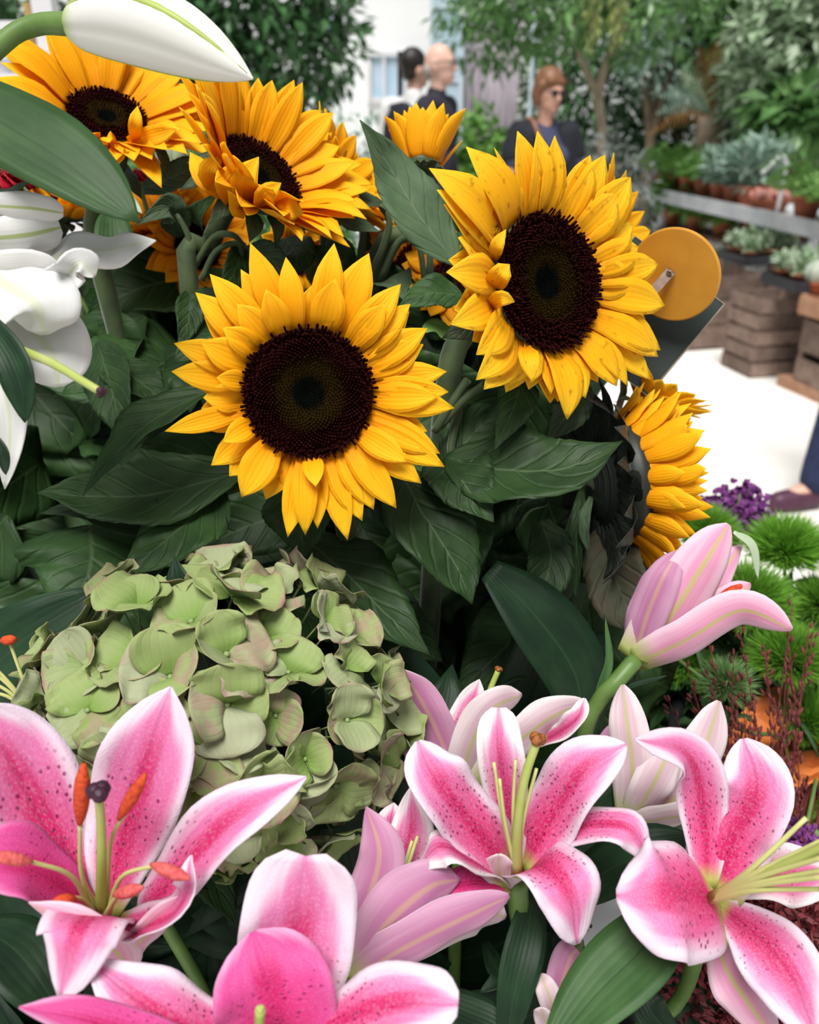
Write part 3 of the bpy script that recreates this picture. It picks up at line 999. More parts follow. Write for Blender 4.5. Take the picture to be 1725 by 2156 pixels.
# lower bench behind with leafy pots
L0 = G(1385, 478, .5)
L1 = G(1520, 505, .5)
lb_ = thing('low_bench', 'low dark wooden bench under the pale shelf holding leafy pots', 'bench', V(((L0.x + L1.x) / 2, (L0.y + L1.y) / 2, 0)))
ld = (L1 - L0).normalized()
ln = (L1 - L0).length + .5
mm = (L0 + L1) / 2
la = math.atan2(ld.y, ld.x)
lper = V((-ld.y, ld.x, 0))
if lper.x < 0:
    lper = -lper
for k in range(3):
    o_ = mm + lper * (.06 + .13 * k)
    solid('plank', box_geo((o_.x, o_.y, .485), (ln, .12, .03), la), 'crate', lb_)
for s in (-.45, .45):
    for w in (.02, .36):
        o_ = mm + ld * ln * s + lper * w
        solid('leg', box_geo((o_.x, o_.y, .235), (.05, .05, .47), la), 'crate', lb_)
for k in range(6):
    o_ = L0.lerp(L1, k / 5 * 1.0) + lper * (.12 + .14 * (k % 2))
    place(pr_l, V((o_.x, o_.y, .5)), k * 1.1, rr.uniform(1.0, 1.25))
# black trays with succulents
for k, (px_, py_, z, rz, lb) in enumerate(((1565, 552, .48, .25, 'black plant tray of succulents on the weathered crate'), (1672, 606, .53, .2, 'black plant tray of succulents above the fresh crate'), (1655, 520, .48, .2, 'black plant tray of succulents on the rear crate'))):
    c = G(px_, py_, z)
    c = c + V((.12, .05, 0))
    tr = thing('plant_tray', lb, 'tray', c, 'black trays')
    w, dp = .42, .34
    R = Matrix.Rotation(rz, 3, 'Z')
    solid('tray', join_geo([box_geo(c + V((0, 0, .005)), (w, dp, .01), rz)] + [box_geo(c + R @ V((s * w / 2, 0, .03)), (.01, dp, .06), rz) for s in (-1, 1)] + [box_geo(c + R @ V((0, s * dp / 2, .03)), (w, .01, .06), rz) for s in (-1, 1)]), 'black_tray', tr)
    for i in range(3):
        for j in range(2):
            q = c + R @ V((-.13 + .13 * i, -.08 + .16 * j, .011))
            so_ = place(pr_s, q, i + j, rr.uniform(1.0, 1.3))
            so_['label'] = 'silvery succulent in a small terracotta pot in the ' + ('black tray on the weathered crate', 'black tray above the fresh crate', 'black tray on the rear crate')[k]
c = G(1715, 615, .53)
ca_ = thing('cactus', 'round pale ribbed cactus in a pot at the end of the tray', 'cactus', c)
solid('pot', (lambda g: ([c + v for v in g[0]], g[1]))(pot_geo(.055, .06)), 'terracotta', ca_, True)
vv, ff = [], []
for i in range(13):
    a = -math.pi / 2 + math.pi * i / 12
    for j in range(32):
        b = 2 * math.pi * j / 32
        r = .07 * math.cos(a) * (1 + .1 * math.cos(8 * b)) + .0005
        vv.append(c + V((r * math.cos(b), r * math.sin(b), .105 + .065 * math.sin(a))))
for i in range(12):
    for j in range(32):
        p_, q_ = i * 32 + j, i * 32 + (j + 1) % 32
        ff.append((p_, q_, q_ + 32, p_ + 32))
solid('body', (vv, ff), 'cactus', ca_, True)

# white ornate stand at upper left
y0 = 2.6
a = GY(112, 130, y0)
ws = thing('ornate_stand', 'white ornate display stand with scrolls and a gold strip', 'stand', V((a.x, y0, 0)))
solid('post', box_geo((a.x, y0, 1.0), (.052, .05, 2.0)), 'white_paint', ws)
z1, z0 = GY(40, 62, y0).z, GY(40, 160, y0).z
xl = GY(-160, 100, y0).x
solid('back_panel', box_geo(((xl + a.x) / 2, y0 + .02, (z0 + z1) / 2), (a.x - xl, .012, z1 - z0)), 'white_paint', ws)
solid('side_panel', box_geo((a.x + .07, y0 + .02, (z0 + z1) / 2), (.12, .012, z1 - z0)), 'white_paint', ws)
solid('rail', box_geo(((xl + a.x) / 2, y0 - .02, z0 - .02), (a.x - xl + .25, .09, .05)), 'white_paint', ws)
solid('rail', box_geo(((xl + a.x) / 2, y0, z1 + .008), (a.x - xl, .06, .02)), 'white_paint', ws)
gx = GY(74, 100, y0).x
solid('gold_strip', box_geo((gx, y0 - .005, (z0 + z1) / 2 + .03), (.016, .02, z1 - z0 + .06)), 'gold', ws)
for k, px_ in enumerate((10, 42, 158, -30)):
    c = GY(px_, 108, y0 - .004)
    pts = [c + V((math.cos(t * .9) * .028 * (1 - t * .11), 0, math.sin(t * .9) * .04 * (1 - t * .11))) for t in range(8)]
    tube('scroll', ws, pts, [.007, .005], 'white_paint', 6, 28)
solid('foot', box_geo((a.x, y0, .02), (.3, .3, .04)), 'white_paint', ws)
solid('post', box_geo((xl, y0, 1.0), (.052, .05, 2.0)), 'white_paint', ws)


# ------------------------------------------------------------------ people
def cap_geo(a, b, ra, rb, seg=12):
    a, b = V(a), V(b)
    d_ = b - a
    T = d_.normalized()
    pts, rs = [], []
    for k in range(5):
        t = math.pi / 2 * k / 4
        pts.append(a - T * ra * math.cos(t)); rs.append(max(ra * math.sin(t), ra * .05))
    for k in range(1, 6):
        t = math.pi / 2 * k / 5 - math.pi / 2
        pts.append(b + T * rb * (math.sin(t + math.pi / 2) if k else 0)); rs.append(max(rb * math.cos(t + math.pi / 2), rb * .05))
    pts.insert(5, b); rs.insert(5, rb)
    X = T.orthogonal().normalized()
    Y = T.cross(X)
    vv, ff = [], []
    for p, r in zip(pts, rs):
        for j in range(seg):
            an = 2 * math.pi * j / seg
            vv.append(p + (X * math.cos(an) + Y * math.sin(an)) * r)
    m = len(pts)
    for i in range(m - 1):
        for j in range(seg):
            q, r = i * seg + j, i * seg + (j + 1) % seg
            ff.append((q, r, r + seg, q + seg))
    ff.append(tuple(range(seg - 1, -1, -1)))
    ff.append(tuple((m - 1) * seg + j for j in range(seg)))
    return vv, ff


def E(c, r):
    return ell_geo(V(c), r, None, 16, 10)


def remeshed(name, geo, mat, parent, voxel, smooth=4):
    o = mk(name, geo[0], geo[1], mat, parent, local=True)
    r = o.modifiers.new('r', 'REMESH')
    r.mode = 'VOXEL'
    r.voxel_size = voxel
    s = o.modifiers.new('s', 'SMOOTH')
    s.iterations = smooth
    s.factor = .5
    dg = bpy.context.evaluated_depsgraph_get()
    me = bpy.data.meshes.new_from_object(o.evaluated_get(dg))
    o.modifiers.clear()
    o.data = me
    me.polygons.foreach_set('use_smooth', [True] * len(me.polygons))
    return o


def person(label, loc, rz, hgt, elbows, wrists, head_yaw=0.0, skin='skin', top='jacket', legs='black_cloth', hair=None, long_sleeve=True, lens=None, female=False, head_pitch=0.0, group=None, stride=0.0):
    root = thing('person', label, 'person', V(loc), group)
    k = hgt / 1.75
    ORG[root.name] = V((0, 0, 0))
    HR = Matrix.Translation((0, 0, 1.5)) @ Matrix.Rotation(head_yaw, 4, 'Z') @ Matrix.Rotation(head_pitch, 4, 'X') @ Matrix.Translation((0, 0, -1.5))

    def hd(g):
        return [HR @ v for v in g[0]], g[1]
    sw = .165 if female else .19
    sh_, hp = [V((s * sw, .01, 1.40)) for s in (-1, 1)], [V((s * .09, 0, .90)) for s in (-1, 1)]
    el, wr = [V(e) for e in elbows], [V(w) for w in wrists]
    body = [hd(E((0, 0, 1.64), (.074, .093, .108))), hd(E((0, -.028, 1.575), (.056, .062, .06))), hd(E((0, -.075, 1.54), (.022, .018, .018))), hd(cap_geo((0, -.088, 1.645), (0, -.108, 1.605), .010, .015)),
            hd(E((0, -.080, 1.66), (.05, .018, .012))), hd(E((0, -.084, 1.565), (.024, .012, .009))), cap_geo((0, .015, 1.42), (0, 0, 1.57), .055, .05),
            E((0, 0, 1.27), (.155, .10, .19)), E((0, .0, 1.07), (.135, .095, .16)), E((0, 0, .93), (.155, .11, .12)), cap_geo(sh_[0], sh_[1], .055, .055)]
    body += [hd(E((s * .076, .008, 1.62), (.012, .022, .032))) for s in (-1, 1)]
    if female:
        body += [E((s * .07, -.085, 1.26), (.06, .05, .06)) for s in (-1, 1)]
    for i, s in enumerate((-1, 1)):
        body += [cap_geo(sh_[i], el[i], .05, .038), cap_geo(el[i], wr[i], .038, .026)]
        dv = (wr[i] - el[i]).normalized()
        side = dv.cross(V((0, 0, 1)))
        if side.length < .1:
            side = V((1, 0, 0))
        side.normalize()
        up_ = side.cross(dv)
        palm = wr[i] + dv * .05
        body.append(cap_geo(wr[i] + dv * .015, palm + dv * .02, .026, .03))
        for f, (off, ln_) in enumerate(((-.027, .06), (-.009, .072), (.009, .068), (.027, .05))):
            k0 = palm + dv * .035 + side * off
            k1 = k0 + dv * ln_ * .55 - up_ * .01
            k2 = k1 + dv * ln_ * .3 - up_ * .03
            body += [cap_geo(k0, k1, .0095, .009, 8), cap_geo(k1, k2, .009, .008, 8)]
        body.append(cap_geo(wr[i] + dv * .02 + side * s * -.022, palm + dv * .03 - side * s * .05, .011, .009, 8))
        kn, an = V((s * .1, -.015 + s * stride * .6, .5)), V((s * .1, .015 + s * stride, .09))
        body += [cap_geo(hp[i], kn, .08, .055), cap_geo(kn, an, .054, .036), cap_geo(an, an + V((s * .015, -.13, -.045)), .036, .03)]
    remeshed('body', join_geo(body), skin, root, .0095)
    g = .016
    tp = [E((0, .005, 1.27), (.165 + g, .108 + g, .185)), E((0, 0, 1.06), (.145 + g, .105 + g, .17)), E((0, 0, .95), (.16 + g, .115 + g, .10)), cap_geo(sh_[0], sh_[1], .058 + g * .6, .058 + g * .6)]
    if not female:
        tp.append(cap_geo((0, .018, 1.40), (0, .014, 1.47), .075, .064))
    else:
        tp += [E((s * .07, -.085, 1.26), (.068, .06, .068)) for s in (-1, 1)]
    for i in range(2):
        if long_sleeve:
            tp += [cap_geo(sh_[i], el[i], .062 + g * .5, .05 + g * .4), cap_geo(el[i], wr[i] - (wr[i] - el[i]) * .04, .05 + g * .4, .04)]
        else:
            tp += [cap_geo(sh_[i], sh_[i].lerp(el[i], .55), .064 + g * .4, .06 + g * .3)]
    remeshed('top', join_geo(tp), top, root, .013)
    tr_ = [E((0, 0, .92), (.16 + g * .7, .112 + g, .13))]
    for i, s in enumerate((-1, 1)):
        kn, an = V((s * .1, -.015 + s * stride * .6, .5)), V((s * .1, .015 + s * stride, .12))
        tr_ += [cap_geo(hp[i], kn, .092, .072), cap_geo(kn, an, .072, .062)]
    remeshed('trousers', join_geo(tr_), legs, root, .013)
    for s in (-1, 1):
        remeshed('shoe', join_geo([cap_geo((s * .1, .02 + s * stride, .05), (s * .115, -.13 + s * stride, .04), .05, .042), E((s * .108, -.05 + s * stride, .02), (.05, .14, .02))]), 'shoe', root, .012)
    for s in (-1, 1):
        e = hd(E((s * .032, -.082, 1.637), (.012, .010, .009)))
        solid('eye', e, 'eye', root, True)
    solid('mouth', hd(E((0, -.094, 1.566), (.024, .006, .006))), 'lips', root, True)
    if hair == 'short':
        remeshed('hair', join_geo([hd(E((0, .018, 1.675), (.083, .096, .095))), hd(E((0, .04, 1.61), (.072, .055, .055)))]), 'hair_dark', root, .009)
    elif hair == 'bob':
        remeshed('hair', join_geo([hd(E((0, .012, 1.69), (.09, .10, .092))), hd(E((0, .045, 1.62), (.088, .075, .09))), hd(cap_geo((-.055, -.068, 1.705), (.045, -.070, 1.70), .022, .022))] +
                                  [hd(cap_geo((s * .082, -.02, 1.68), (s * .082, .01, 1.57), .022, .02)) for s in (-1, 1)]), 'hair_auburn', root, .009)
    elif hair == 'fringe':
        remeshed('hair', join_geo([hd(E((0, .055, 1.60), (.072, .048, .055)))]), 'hair_grey', root, .009)
    if lens:
        gl = []
        for s in (-1, 1):
            gl.append(hd(ell_geo(V((s * .034, -.099, 1.640)), (.027, .006, .021 if lens == 'dark' else .018), None, 12, 8)) if lens == 'dark' else
                      hd(tube_geo([V((s * .034 + .024 * math.cos(t * .785), -.102, 1.640 + .018 * math.sin(t * .785))) for t in range(9)], [.0025], 5, 20)))
            gl.append(hd(tube_geo([V((s * .06, -.095, 1.645)), V((s * .083, -.03, 1.645)), V((s * .082, .02, 1.64))], [.003], 5, 6)))
        gl.append(hd(tube_geo([V((-.01, -.103, 1.645)), V((.01, -.103, 1.645))], [.003], 5, 2)))
        solid('glasses', join_geo(gl), 'glasses', root, True)
    root.rotation_euler = (0, 0, rz)
    root.scale = (k, k, k)
    return root


mx = P(925, 130, 5.46).x
person('bald man with glasses in a dark jacket walking past the white house front', (mx, 6.15, 0), math.radians(68), 1.79, ((-.25, .03, 1.12), (.25, .03, 1.12)), ((-.24, -.06, .88), (.24, -.06, .88)),
       math.radians(5), 'skin_pale', 'jacket', 'black_cloth', 'fringe', True, 'clear')
mb = P(874, 130, 5.9).x
pb_ = person('dark-haired person in a white shirt with a black backpack behind the bald man', (mb, 6.75, 0), math.radians(150), 1.78, ((-.24, .03, 1.12), (.24, .03, 1.12)), ((-.23, -.06, .88), (.23, -.06, .88)),
             math.radians(-30), 'skin', 'white_cloth', 'black_cloth', 'short', True)
remeshed('backpack', join_geo([E((0, .17, 1.22), (.15, .08, .22)), E((0, .22, 1.12), (.11, .06, .11)), cap_geo((-.11, .12, 1.4), (-.11, -.08, 1.42), .025, .025), cap_geo((.11, .12, 1.4), (.11, -.08, 1.42), .025, .025)]), 'black_cloth', pb_, .012)
wx = P(1155, 190, 5.05).x
wo = person('auburn-haired woman in sunglasses and a navy top looking down at the plants', (wx, 5.65, 0), math.radians(18), 1.62, ((-.25, -.02, 1.10), (.25, -.02, 1.10)), ((-.10, -.24, 1.08), (.11, -.24, 1.06)),
            math.radians(14), 'skin', 'navy', 'black_cloth', 'bob', False, 'dark', True, math.radians(8))
remeshed('vest', join_geo([cap_geo((s * .12, -.02, 1.38), (s * .13, -.02, 1.05), .085, .095) for s in (-1, 1)] + [E((0, .06, 1.2), (.17, .085, .24))] + [cap_geo((s * .17, .0, 1.40), (s * .215, 0, 1.28), .082, .078) for s in (-1, 1)]), 'black_cloth', wo, .013)
tube('bag_strap', wo, [V((-.10, .08, 1.47)), V((-.115, -.05, 1.475)), V((-.09, -.13, 1.36)), V((-.05, -.165, 1.22)), V((.05, -.16, 1.05))], [.014], 'leather', 6)
for ch in wo.children:
    pass
cup_ = thing('paper_bag', 'small white paper packet in the hands of the woman', 'packet', V((wx, 5.38, 0)))
pc = V((wx + .06, 5.40, 1.0))
remeshed('packet', (lambda g: ([v + pc - V((0, 0, 0)) - ORG[cup_.name] for v in g[0]], g[1]))(box_geo((0, 0, 0), (.1, .06, .08), .3)), 'white_cloth', cup_, .012)
cup_.location = V((wx + 0.0, 5.38, 0))
person('person in dark jeans and plum shoes standing by the crates', (1.80, 3.16, 0), math.radians(-72), 1.74, ((-.25, .10, 1.12), (.25, .10, 1.12)), ((-.24, .08, .88), (.24, .08, .88)),
       0, 'skin', 'navy', 'jeans', 'short', True, stride=.2)

# ------------------------------------------------------------------ the stall itself
tb_ = thing('flower_table', 'dark plank table carrying the flower buckets', 'table', V((.1, .56, 0)))
for k in range(7):
    solid('plank', box_geo((.1, .14 + .14 * k, .535), (1.9, .132, .03)), 'table', tb_)
for sx in (-.75, .95):
    for sy in (.16, .94):
        solid('leg', box_geo((sx, sy, .26), (.06, .06, .52)), 'table', tb_)
for (b, r, lb) in ((BUCKET_A, .165, 'wide black bucket holding the sunflowers'), (BUCKET_B, .13, 'black bucket holding the pink lilies and hydrangea'), (BUCKET_C, .10, 'black bucket holding the white lilies'),
                   (BUCKET_D, .14, 'black bucket holding green dianthus and red grass'), (BUCKET_E, .085, 'small black bucket of burgundy heather')):
    bk = thing('flower_bucket', lb, 'bucket', b, 'black flower buckets')
    g = lathe_geo(b, [(.001, 0), (r * .8, 0), (r * .97, .34), (r * 1.03, .34), (r * 1.03, .355), (r * .96, .355), (r * .94, .33), (r * .79, .03), (.001, .03)], 32)
    solid('pail', g, 'bucket', bk, True)
    solid('water', lathe_geo(b, [(.001, .2), (r * .86, .2), (r * .86, .19), (.001, .19)], 24), 'bucket', bk)
    for s in (-1, 1):
        solid('handle_lug', box_geo(b + V((s * r * 1.03, 0, .31)), (.012, .03, .04)), 'bucket', bk)

# ================================================================== the flower stall: sunflowers
def cam_dir(p, n):
    return (RIGHT * n[0] + UP * n[1] + tocam(p) * n[2]).normalized()


def disc_parts(root, C, N, R, nflor, brmat='bract'):
    x, y, z = frame_of(N)
    M3 = Matrix((x, y, z)).transposed()
    hh = lambda r: R * (0.02 + 0.12 * (1 - (r - 0.68) ** 2 / 0.46) - 0.02)
    rs = [0, .15, .3, .45, .6, .75, .88, 1.0]
    prf = [(max(r, 0.001) * R, hh(r)) for r in rs] + [(R * 1.0, -0.1 * R), (R * 0.85, -0.3 * R), (R * 0.5, -0.45 * R), (0.12 * R, -0.52 * R)]
    vv, ff = lathe_geo(C, prf, 32, M3)
    uv = []
    for (r, h) in prf:
        uv += [(0.0, min(1, r / R))] * 32
    nd = 7 * 32
    mi = [0 if k < nd else 1 for k in range(len(ff))]
    mk('disc', vv, ff, ['disc', brmat], root, uv, mi)
    vv, ff, uv = [], [], []
    ga = math.pi * (3 - math.sqrt(5))
    for i in range(nflor):
        r = math.sqrt((i + 0.5) / nflor) * 1.0
        a = i * ga
        rr = R * r * 0.99
        s = R * (0.022 if r < .45 else 0.026) * RND.uniform(.8, 1.2) * (900 / nflor) ** .5
        ht = R * (0.03 if r < .3 else (0.05 if r < .55 else 0.11)) * RND.uniform(.6, 1.3)
        lean = 0.0 if r < .85 else R * 0.10 * RND.uniform(0, 1)
        e, t = V((math.cos(a), math.sin(a), 0)), V((-math.sin(a), math.cos(a), 0))
        b0 = e * rr + V((0, 0, hh(r) - R * 0.02))
        top = b0 + V((0, 0, ht)) + e * lean
        k = len(vv)
        for q in (b0 + e * s * .7, b0 + t * s * .7, b0 - e * s * .7, b0 - t * s * .7):
            vv.append(C + M3 @ q)
        for q in (top + e * s, top + t * s, top - e * s, top - t * s):
            vv.append(C + M3 @ q)
        vv.append(C + M3 @ (top + V((0, 0, s * .9))))
        uv += [(0.0, r)] * 4 + [(0.7 * RND.random(), r)] * 4 + [(RND.uniform(.5, 1), r)]
        for j in range(4):
            j2 = (j + 1) % 4
            ff.append((k + j, k + j2, k + 4 + j2, k + 4 + j))
            ff.append((k + 4 + j, k + 4 + j2, k + 8))
    o = mk('florets', vv, ff, 'disc', root, uv, smooth=False)
    o['kind'] = 'stuff'


def sun_petal(root, C, N, R, tip, hw, mat, lift=0.0, arch=0.12, seed=0, cup=0.5, crumple=0.05, baseang=0.0, br=0.93):
    w = tip - C
    w = w - N * w.dot(N)
    e = w.normalized()
    if baseang:
        e = Quaternion(N, baseang) @ e
    b = C + e * R * br - N * R * (0.02 + lift)
    L = (tip - b).length
    pts = [b, b + (tip - b) * .35 + N * L * arch, b + (tip - b) * .7 + N * L * arch * .9, tip]
    return blade('petal', root, pts, hw, (N - e * 0.1).normalized(), (mat, mat), shape='sun', cup=cup, nu=4, nv=9,
                 ruffle=RND.uniform(.0, .12), rfreq=RND.uniform(6, 12), thick=0.0004, seed=seed, crumple=crumple)


def sunflower(label, cx, cy, d, n, Rpx, tips=None, inward=None, num=36, Lpx=170, elev=15, ejit=10, ljit=.15, hw=30, mat='petal',
              stem=None, nflor=500, lift=0.25, bracts=10, brmat='bract', span=None, group='sunflowers in the stall', seed=1, rstem=.0075, brl=1.0):
    global RND
    keep = RND
    RND = random.Random(seed * 101)
    C = P(cx, cy, d)
    N = cam_dir(C, n)
    R = Rpx / F * d
    px = d / F
    x, y, z = frame_of(N)
    spts = [C - N * R * .4] + [P(*q) for q in (stem or [])]
    last = spts[-1]
    foot = V((BUCKET_A.x + (last.x - BUCKET_A.x) * .35, BUCKET_A.y + (last.y - BUCKET_A.y) * .35, 0.62))
    foot.x = max(BUCKET_A.x - .1, min(BUCKET_A.x + .1, foot.x))
    foot.y = max(BUCKET_A.y - .09, min(BUCKET_A.y + .09, foot.y))
    if not stem:
        spts.append(C - N * R * 1.3 + V((0, .01, -.05)))
    rim = foot.lerp(V((last.x, last.y, 0.95)), .55)
    rim.z = 0.98
    spts += [rim, foot]
    root = thing('sunflower', label, 'sunflower', foot, group)
    tube('stem', root, spts, [rstem * .9, rstem, rstem, rstem * .9], 'stem', 8, 20)
    disc_parts(root, C, N, R, nflor, brmat)
    k = 0
    if tips:
        for t in tips:
            tx, ty = t[0], t[1]
            wk = t[2] if len(t) > 2 else 1.0
            lf = t[3] if len(t) > 3 else lift
            r = P(tx, ty, 1) - CAM
            pl = C + N * R * lf
            tt = (pl - CAM).dot(N) / r.dot(N)
            tip = CAM + r * tt
            sun_petal(root, C, N, R, tip, hw * px * wk, mat, lift=0.05 * (k % 2), arch=RND.uniform(.05, .14), seed=k, baseang=RND.uniform(-.06, .06))
            k += 1
        for i in range(30):
            a = 2 * math.pi * (i + .5) / 30 + RND.uniform(-.08, .08)
            e = x * math.cos(a) + y * math.sin(a)
            L = R * RND.uniform(.7, 1.0)
            sun_petal(root, C, N, R, C + e * (R * .9 + L) + N * R * .05, hw * px * RND.uniform(.95, 1.15), mat, lift=.12, arch=.04, seed=i + 90)
    else:
        for i in range(num):
            a = 2 * math.pi * i / num + RND.uniform(-.1, .1)
            if span and not (span[0] <= math.degrees(a) % 360 <= span[1]):
                continue
            row = i % 3
            el = math.radians(elev + RND.uniform(-ejit, ejit) + (6 if row == 0 else (-8 if row == 2 else 0)))
            L = Lpx * px * RND.uniform(1 - ljit, 1 + ljit)
            e = x * math.cos(a) + y * math.sin(a)
            tip = C + e * (R * .93 + L * math.cos(el)) + N * L * math.sin(el)
            sun_petal(root, C, N, R, tip, hw * px * RND.uniform(.85, 1.15), mat, lift=.04 * row, arch=RND.uniform(-.02, .1), seed=i + 50, baseang=RND.uniform(-.08, .08))
    inoff = -.5 * R * math.sqrt(max(0, 1 - N.dot(tocam(C)) ** 2)) if inward else 0
    for q in (inward or []):
        # folded-over petals: base pixel, mid, tip (with depth offset toward camera)
        pts = [P(q[0][0], q[0][1], d + inoff + q[0][2]), P(q[1][0], q[1][1], d + inoff + q[1][2]), P(q[2][0], q[2][1], d + inoff + q[2][2])]
        blade('petal', root, pts, q[3] * px, (tocam(C) + N * .3).normalized(), (mat, mat), shape='sun', cup=0.6, nu=4, nv=9, ruffle=.15, seed=len(root.children), crumple=.08)
    for i in range(bracts):
        a = 2 * math.pi * (i + .5) / bracts
        e = x * math.cos(a) + y * math.sin(a)
        L = R * RND.uniform(.75, 1.1) * brl
        b = C + e * R * .7 - N * R * .38
        pts = [b, b + e * L * .55 - N * R * .02, b + e * L * .9 - N * R * RND.uniform(.1, .5)]
        blade('bract', root, pts, R * .24, N, (brmat, brmat), shape='ovate', cup=.4, nu=4, nv=6, seed=i)
    RND = keep
    return root


SL = ('sunleaf', 'sunleaf_back')
SLD = ('sunleaf', 'sunleaf')
SG = ('sunleaf_grey', 'sunleaf_back')
SB = ('sunleaf_brown', 'sunleaf_brown')


def sleaf(root, pix, hw, d=.58, mats=SL, shape='ovate', nrm=(0, .5, 1), **kw):
    kw.setdefault('nu', 8)
    kw.setdefault('nv', 26)
    kw.setdefault('serr', .035)
    kw.setdefault('cup', .35)
    kw.setdefault('ruffle', .12)
    kw.setdefault('crumple', .05)
    kw.setdefault('seed', len(root.children))
    return pb('leaf', root, pix, hw, mats, nrm, d, shape=shape, **kw)


T1 = [(527, 512), (507, 567, .9), (442, 577), (412, 616), (430, 667), (367, 723), (424, 721, 1.1, .35), (361, 782), (456, 795, .7, .4), (428, 837),
      (347, 908, .75), (470, 930, .8, .45), (509, 1046, 1.2), (606, 1131, .85), (643, 1127, .85), (669, 1113, .8), (665, 1024, .7, .5), (732, 1137, .95), (763, 1097),
      (787, 1073), (835, 1070), (888, 1018), (937, 983), (927, 955), (858, 973, .9, .4), (900, 908), (957, 859), (945, 825), (941, 782), (923, 835, 1, .35),
      (892, 725, 1.1), (900, 691), (862, 656, 1.1), (864, 640), (844, 598), (777, 533, 1.25), (704, 512), (706, 587, 1.1, .4), (602, 541, .8), (470, 690, .9, .35), (560, 610, .9, .4), (812, 640, 1, .4), (500, 640, 1, .3)]
s1 = sunflower('wide open sunflower facing out above the hydrangea', 650, 828, .52, (0, 0.02, 1), 134, T1, hw=34, nflor=1300, lift=.2,
               stem=[(690, 960, .58), (740, 1180, .62)], seed=1)

T2 = [(904, 354, 1.2), (935, 430, 1.1), (982, 309, 1.2), (1041, 311, .35), (1090, 276, 1.1), (1132, 276), (1168, 286, .9), (1060, 370, .8), (1243, 327, 1.2), (1274, 326, 1.2), (1329, 373, 1.3),
      (1300, 410, 1.2), (1335, 473, 1.2), (1345, 520, 1.1), (1386, 556), (1333, 584, 1.2), (1400, 643, 1.1), (1391, 737, 1.1), (1386, 751), (1372, 800), (1299, 813, 1.1), (1323, 813, .8), (1194, 883, 1.2),
      (1233, 838, 1.1), (1118, 806, .8), (1160, 830, .8), (1020, 820, 1.2), (1003, 800, 1.1), (1003, 747, 1.1), (949, 683, 1.1), (940, 573, 1.1), (965, 500, 1), (920, 400, 1.1), (1075, 810, 1.0)]
s2 = sunflower('sunflower with crumpled yellow petals beside the ochre disc sign', 1146, 597, .56, (.62, .15, .77), 140, T2,
               inward=[((1035, 560, -.004), (1045, 520, -.022), (1066, 482, -.02), 16), ((1035, 610, -.006), (1052, 580, -.028), (1074, 556, -.022), 24),
                       ((1030, 645, -.008), (1055, 628, -.03), (1085, 636, -.024), 17), ((1010, 520, -.01), (1030, 470, -.02), (1000, 510, -.03), 26),
                       ((1105, 730, -.012), (1115, 760, -.028), (1122, 805, -.026), 22)],
               hw=38, nflor=1500, lift=.22, mat='petal_old', stem=[(985, 690, .61), (935, 880, .62)], seed=2, rstem=.0085)

s3 = sunflower('sunflower tilted up with front petals folded over its dark centre', 545, 372, .62, (.45, .60, .60), 92, None, num=54, Lpx=165, elev=36, hw=31,
               inward=[((455, 400, -.01), (440, 360, -.03), (470, 330, -.03), 24), ((485, 425, -.014), (480, 380, -.036), (515, 345, -.035), 26), ((520, 430, -.016), (515, 380, -.04), (545, 330, -.036), 28),
                       ((550, 440, -.016), (560, 410, -.04), (592, 385, -.036), 22), ((470, 410, -.012), (430, 370, -.02), (400, 320, -.01), 26), ((580, 440, -.016), (610, 440, -.03), (640, 450, -.02), 24),
                       ((500, 430, -.016), (500, 440, -.03), (480, 400, -.045), 20)],
               stem=[(478, 440, .655), (440, 520, .66), (400, 620, .66)], nflor=600, seed=3, rstem=.0075)

s4 = sunflower('sunflower partly hidden behind the broad lily leaf, under the white bud', 225, 248, .66, (.04, .68, .73), 78, None, num=50, Lpx=158, elev=24, hw=30,
               inward=[((285, 300, -.012), (285, 260, -.03), (290, 222, -.025), 15), ((240, 310, -.014), (225, 290, -.028), (232, 300, -.038), 16), ((270, 300, -.012), (330, 285, -.02), (372, 272, -.015), 22),
                       ((255, 310, -.014), (250, 325, -.03), (262, 333, -.03), 20), ((290, 300, -.012), (310, 318, -.02), (318, 332, -.02), 20)],
               stem=[(250, 400, .68), (210, 560, .69)], nflor=500, seed=4)

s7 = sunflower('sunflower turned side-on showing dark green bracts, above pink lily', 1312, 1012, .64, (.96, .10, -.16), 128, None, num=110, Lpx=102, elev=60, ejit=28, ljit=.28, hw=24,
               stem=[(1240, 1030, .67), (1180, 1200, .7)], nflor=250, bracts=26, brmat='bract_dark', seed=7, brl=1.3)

s5 = sunflower('sunflower half hidden behind the tilted one with folded petals', 712, 385, .71, (.75, .50, .30), 62, None, num=44, Lpx=95, elev=35, hw=27, nflor=200,
               stem=[(690, 470, .72)], seed=5)
s6 = sunflower('sunflower seen from behind with upright petals beside pointed leaf', 888, 352, .68, (.04, .93, -.30), 38, None, num=34, Lpx=112, elev=74, ejit=12, hw=23, nflor=150,
               stem=[(870, 480, .7), (780, 620, .72)], seed=6)
s8 = sunflower('small faded sunflower under the slate board', 1372, 850, .70, (.55, .75, .2), 45, None, num=24, Lpx=85, elev=35, hw=20, mat='petal_old', nflor=150,
               stem=[(1340, 960, .72)], seed=8)
s9 = sunflower('sunflower behind the crumpled one, touching the ochre disc', 1275, 520, .66, (.75, .25, .45), 70, None, num=30, Lpx=110, elev=30, hw=24, nflor=100,
               stem=[(1240, 640, .69)], seed=9)
s10 = sunflower('orange sunflower low behind the arched stems', 880, 556, .74, (-.1, .35, .9), 45, None, num=26, Lpx=75, elev=25, hw=24, mat='petal_orange', nflor=200, stem=[(880, 700, .76)], seed=10)
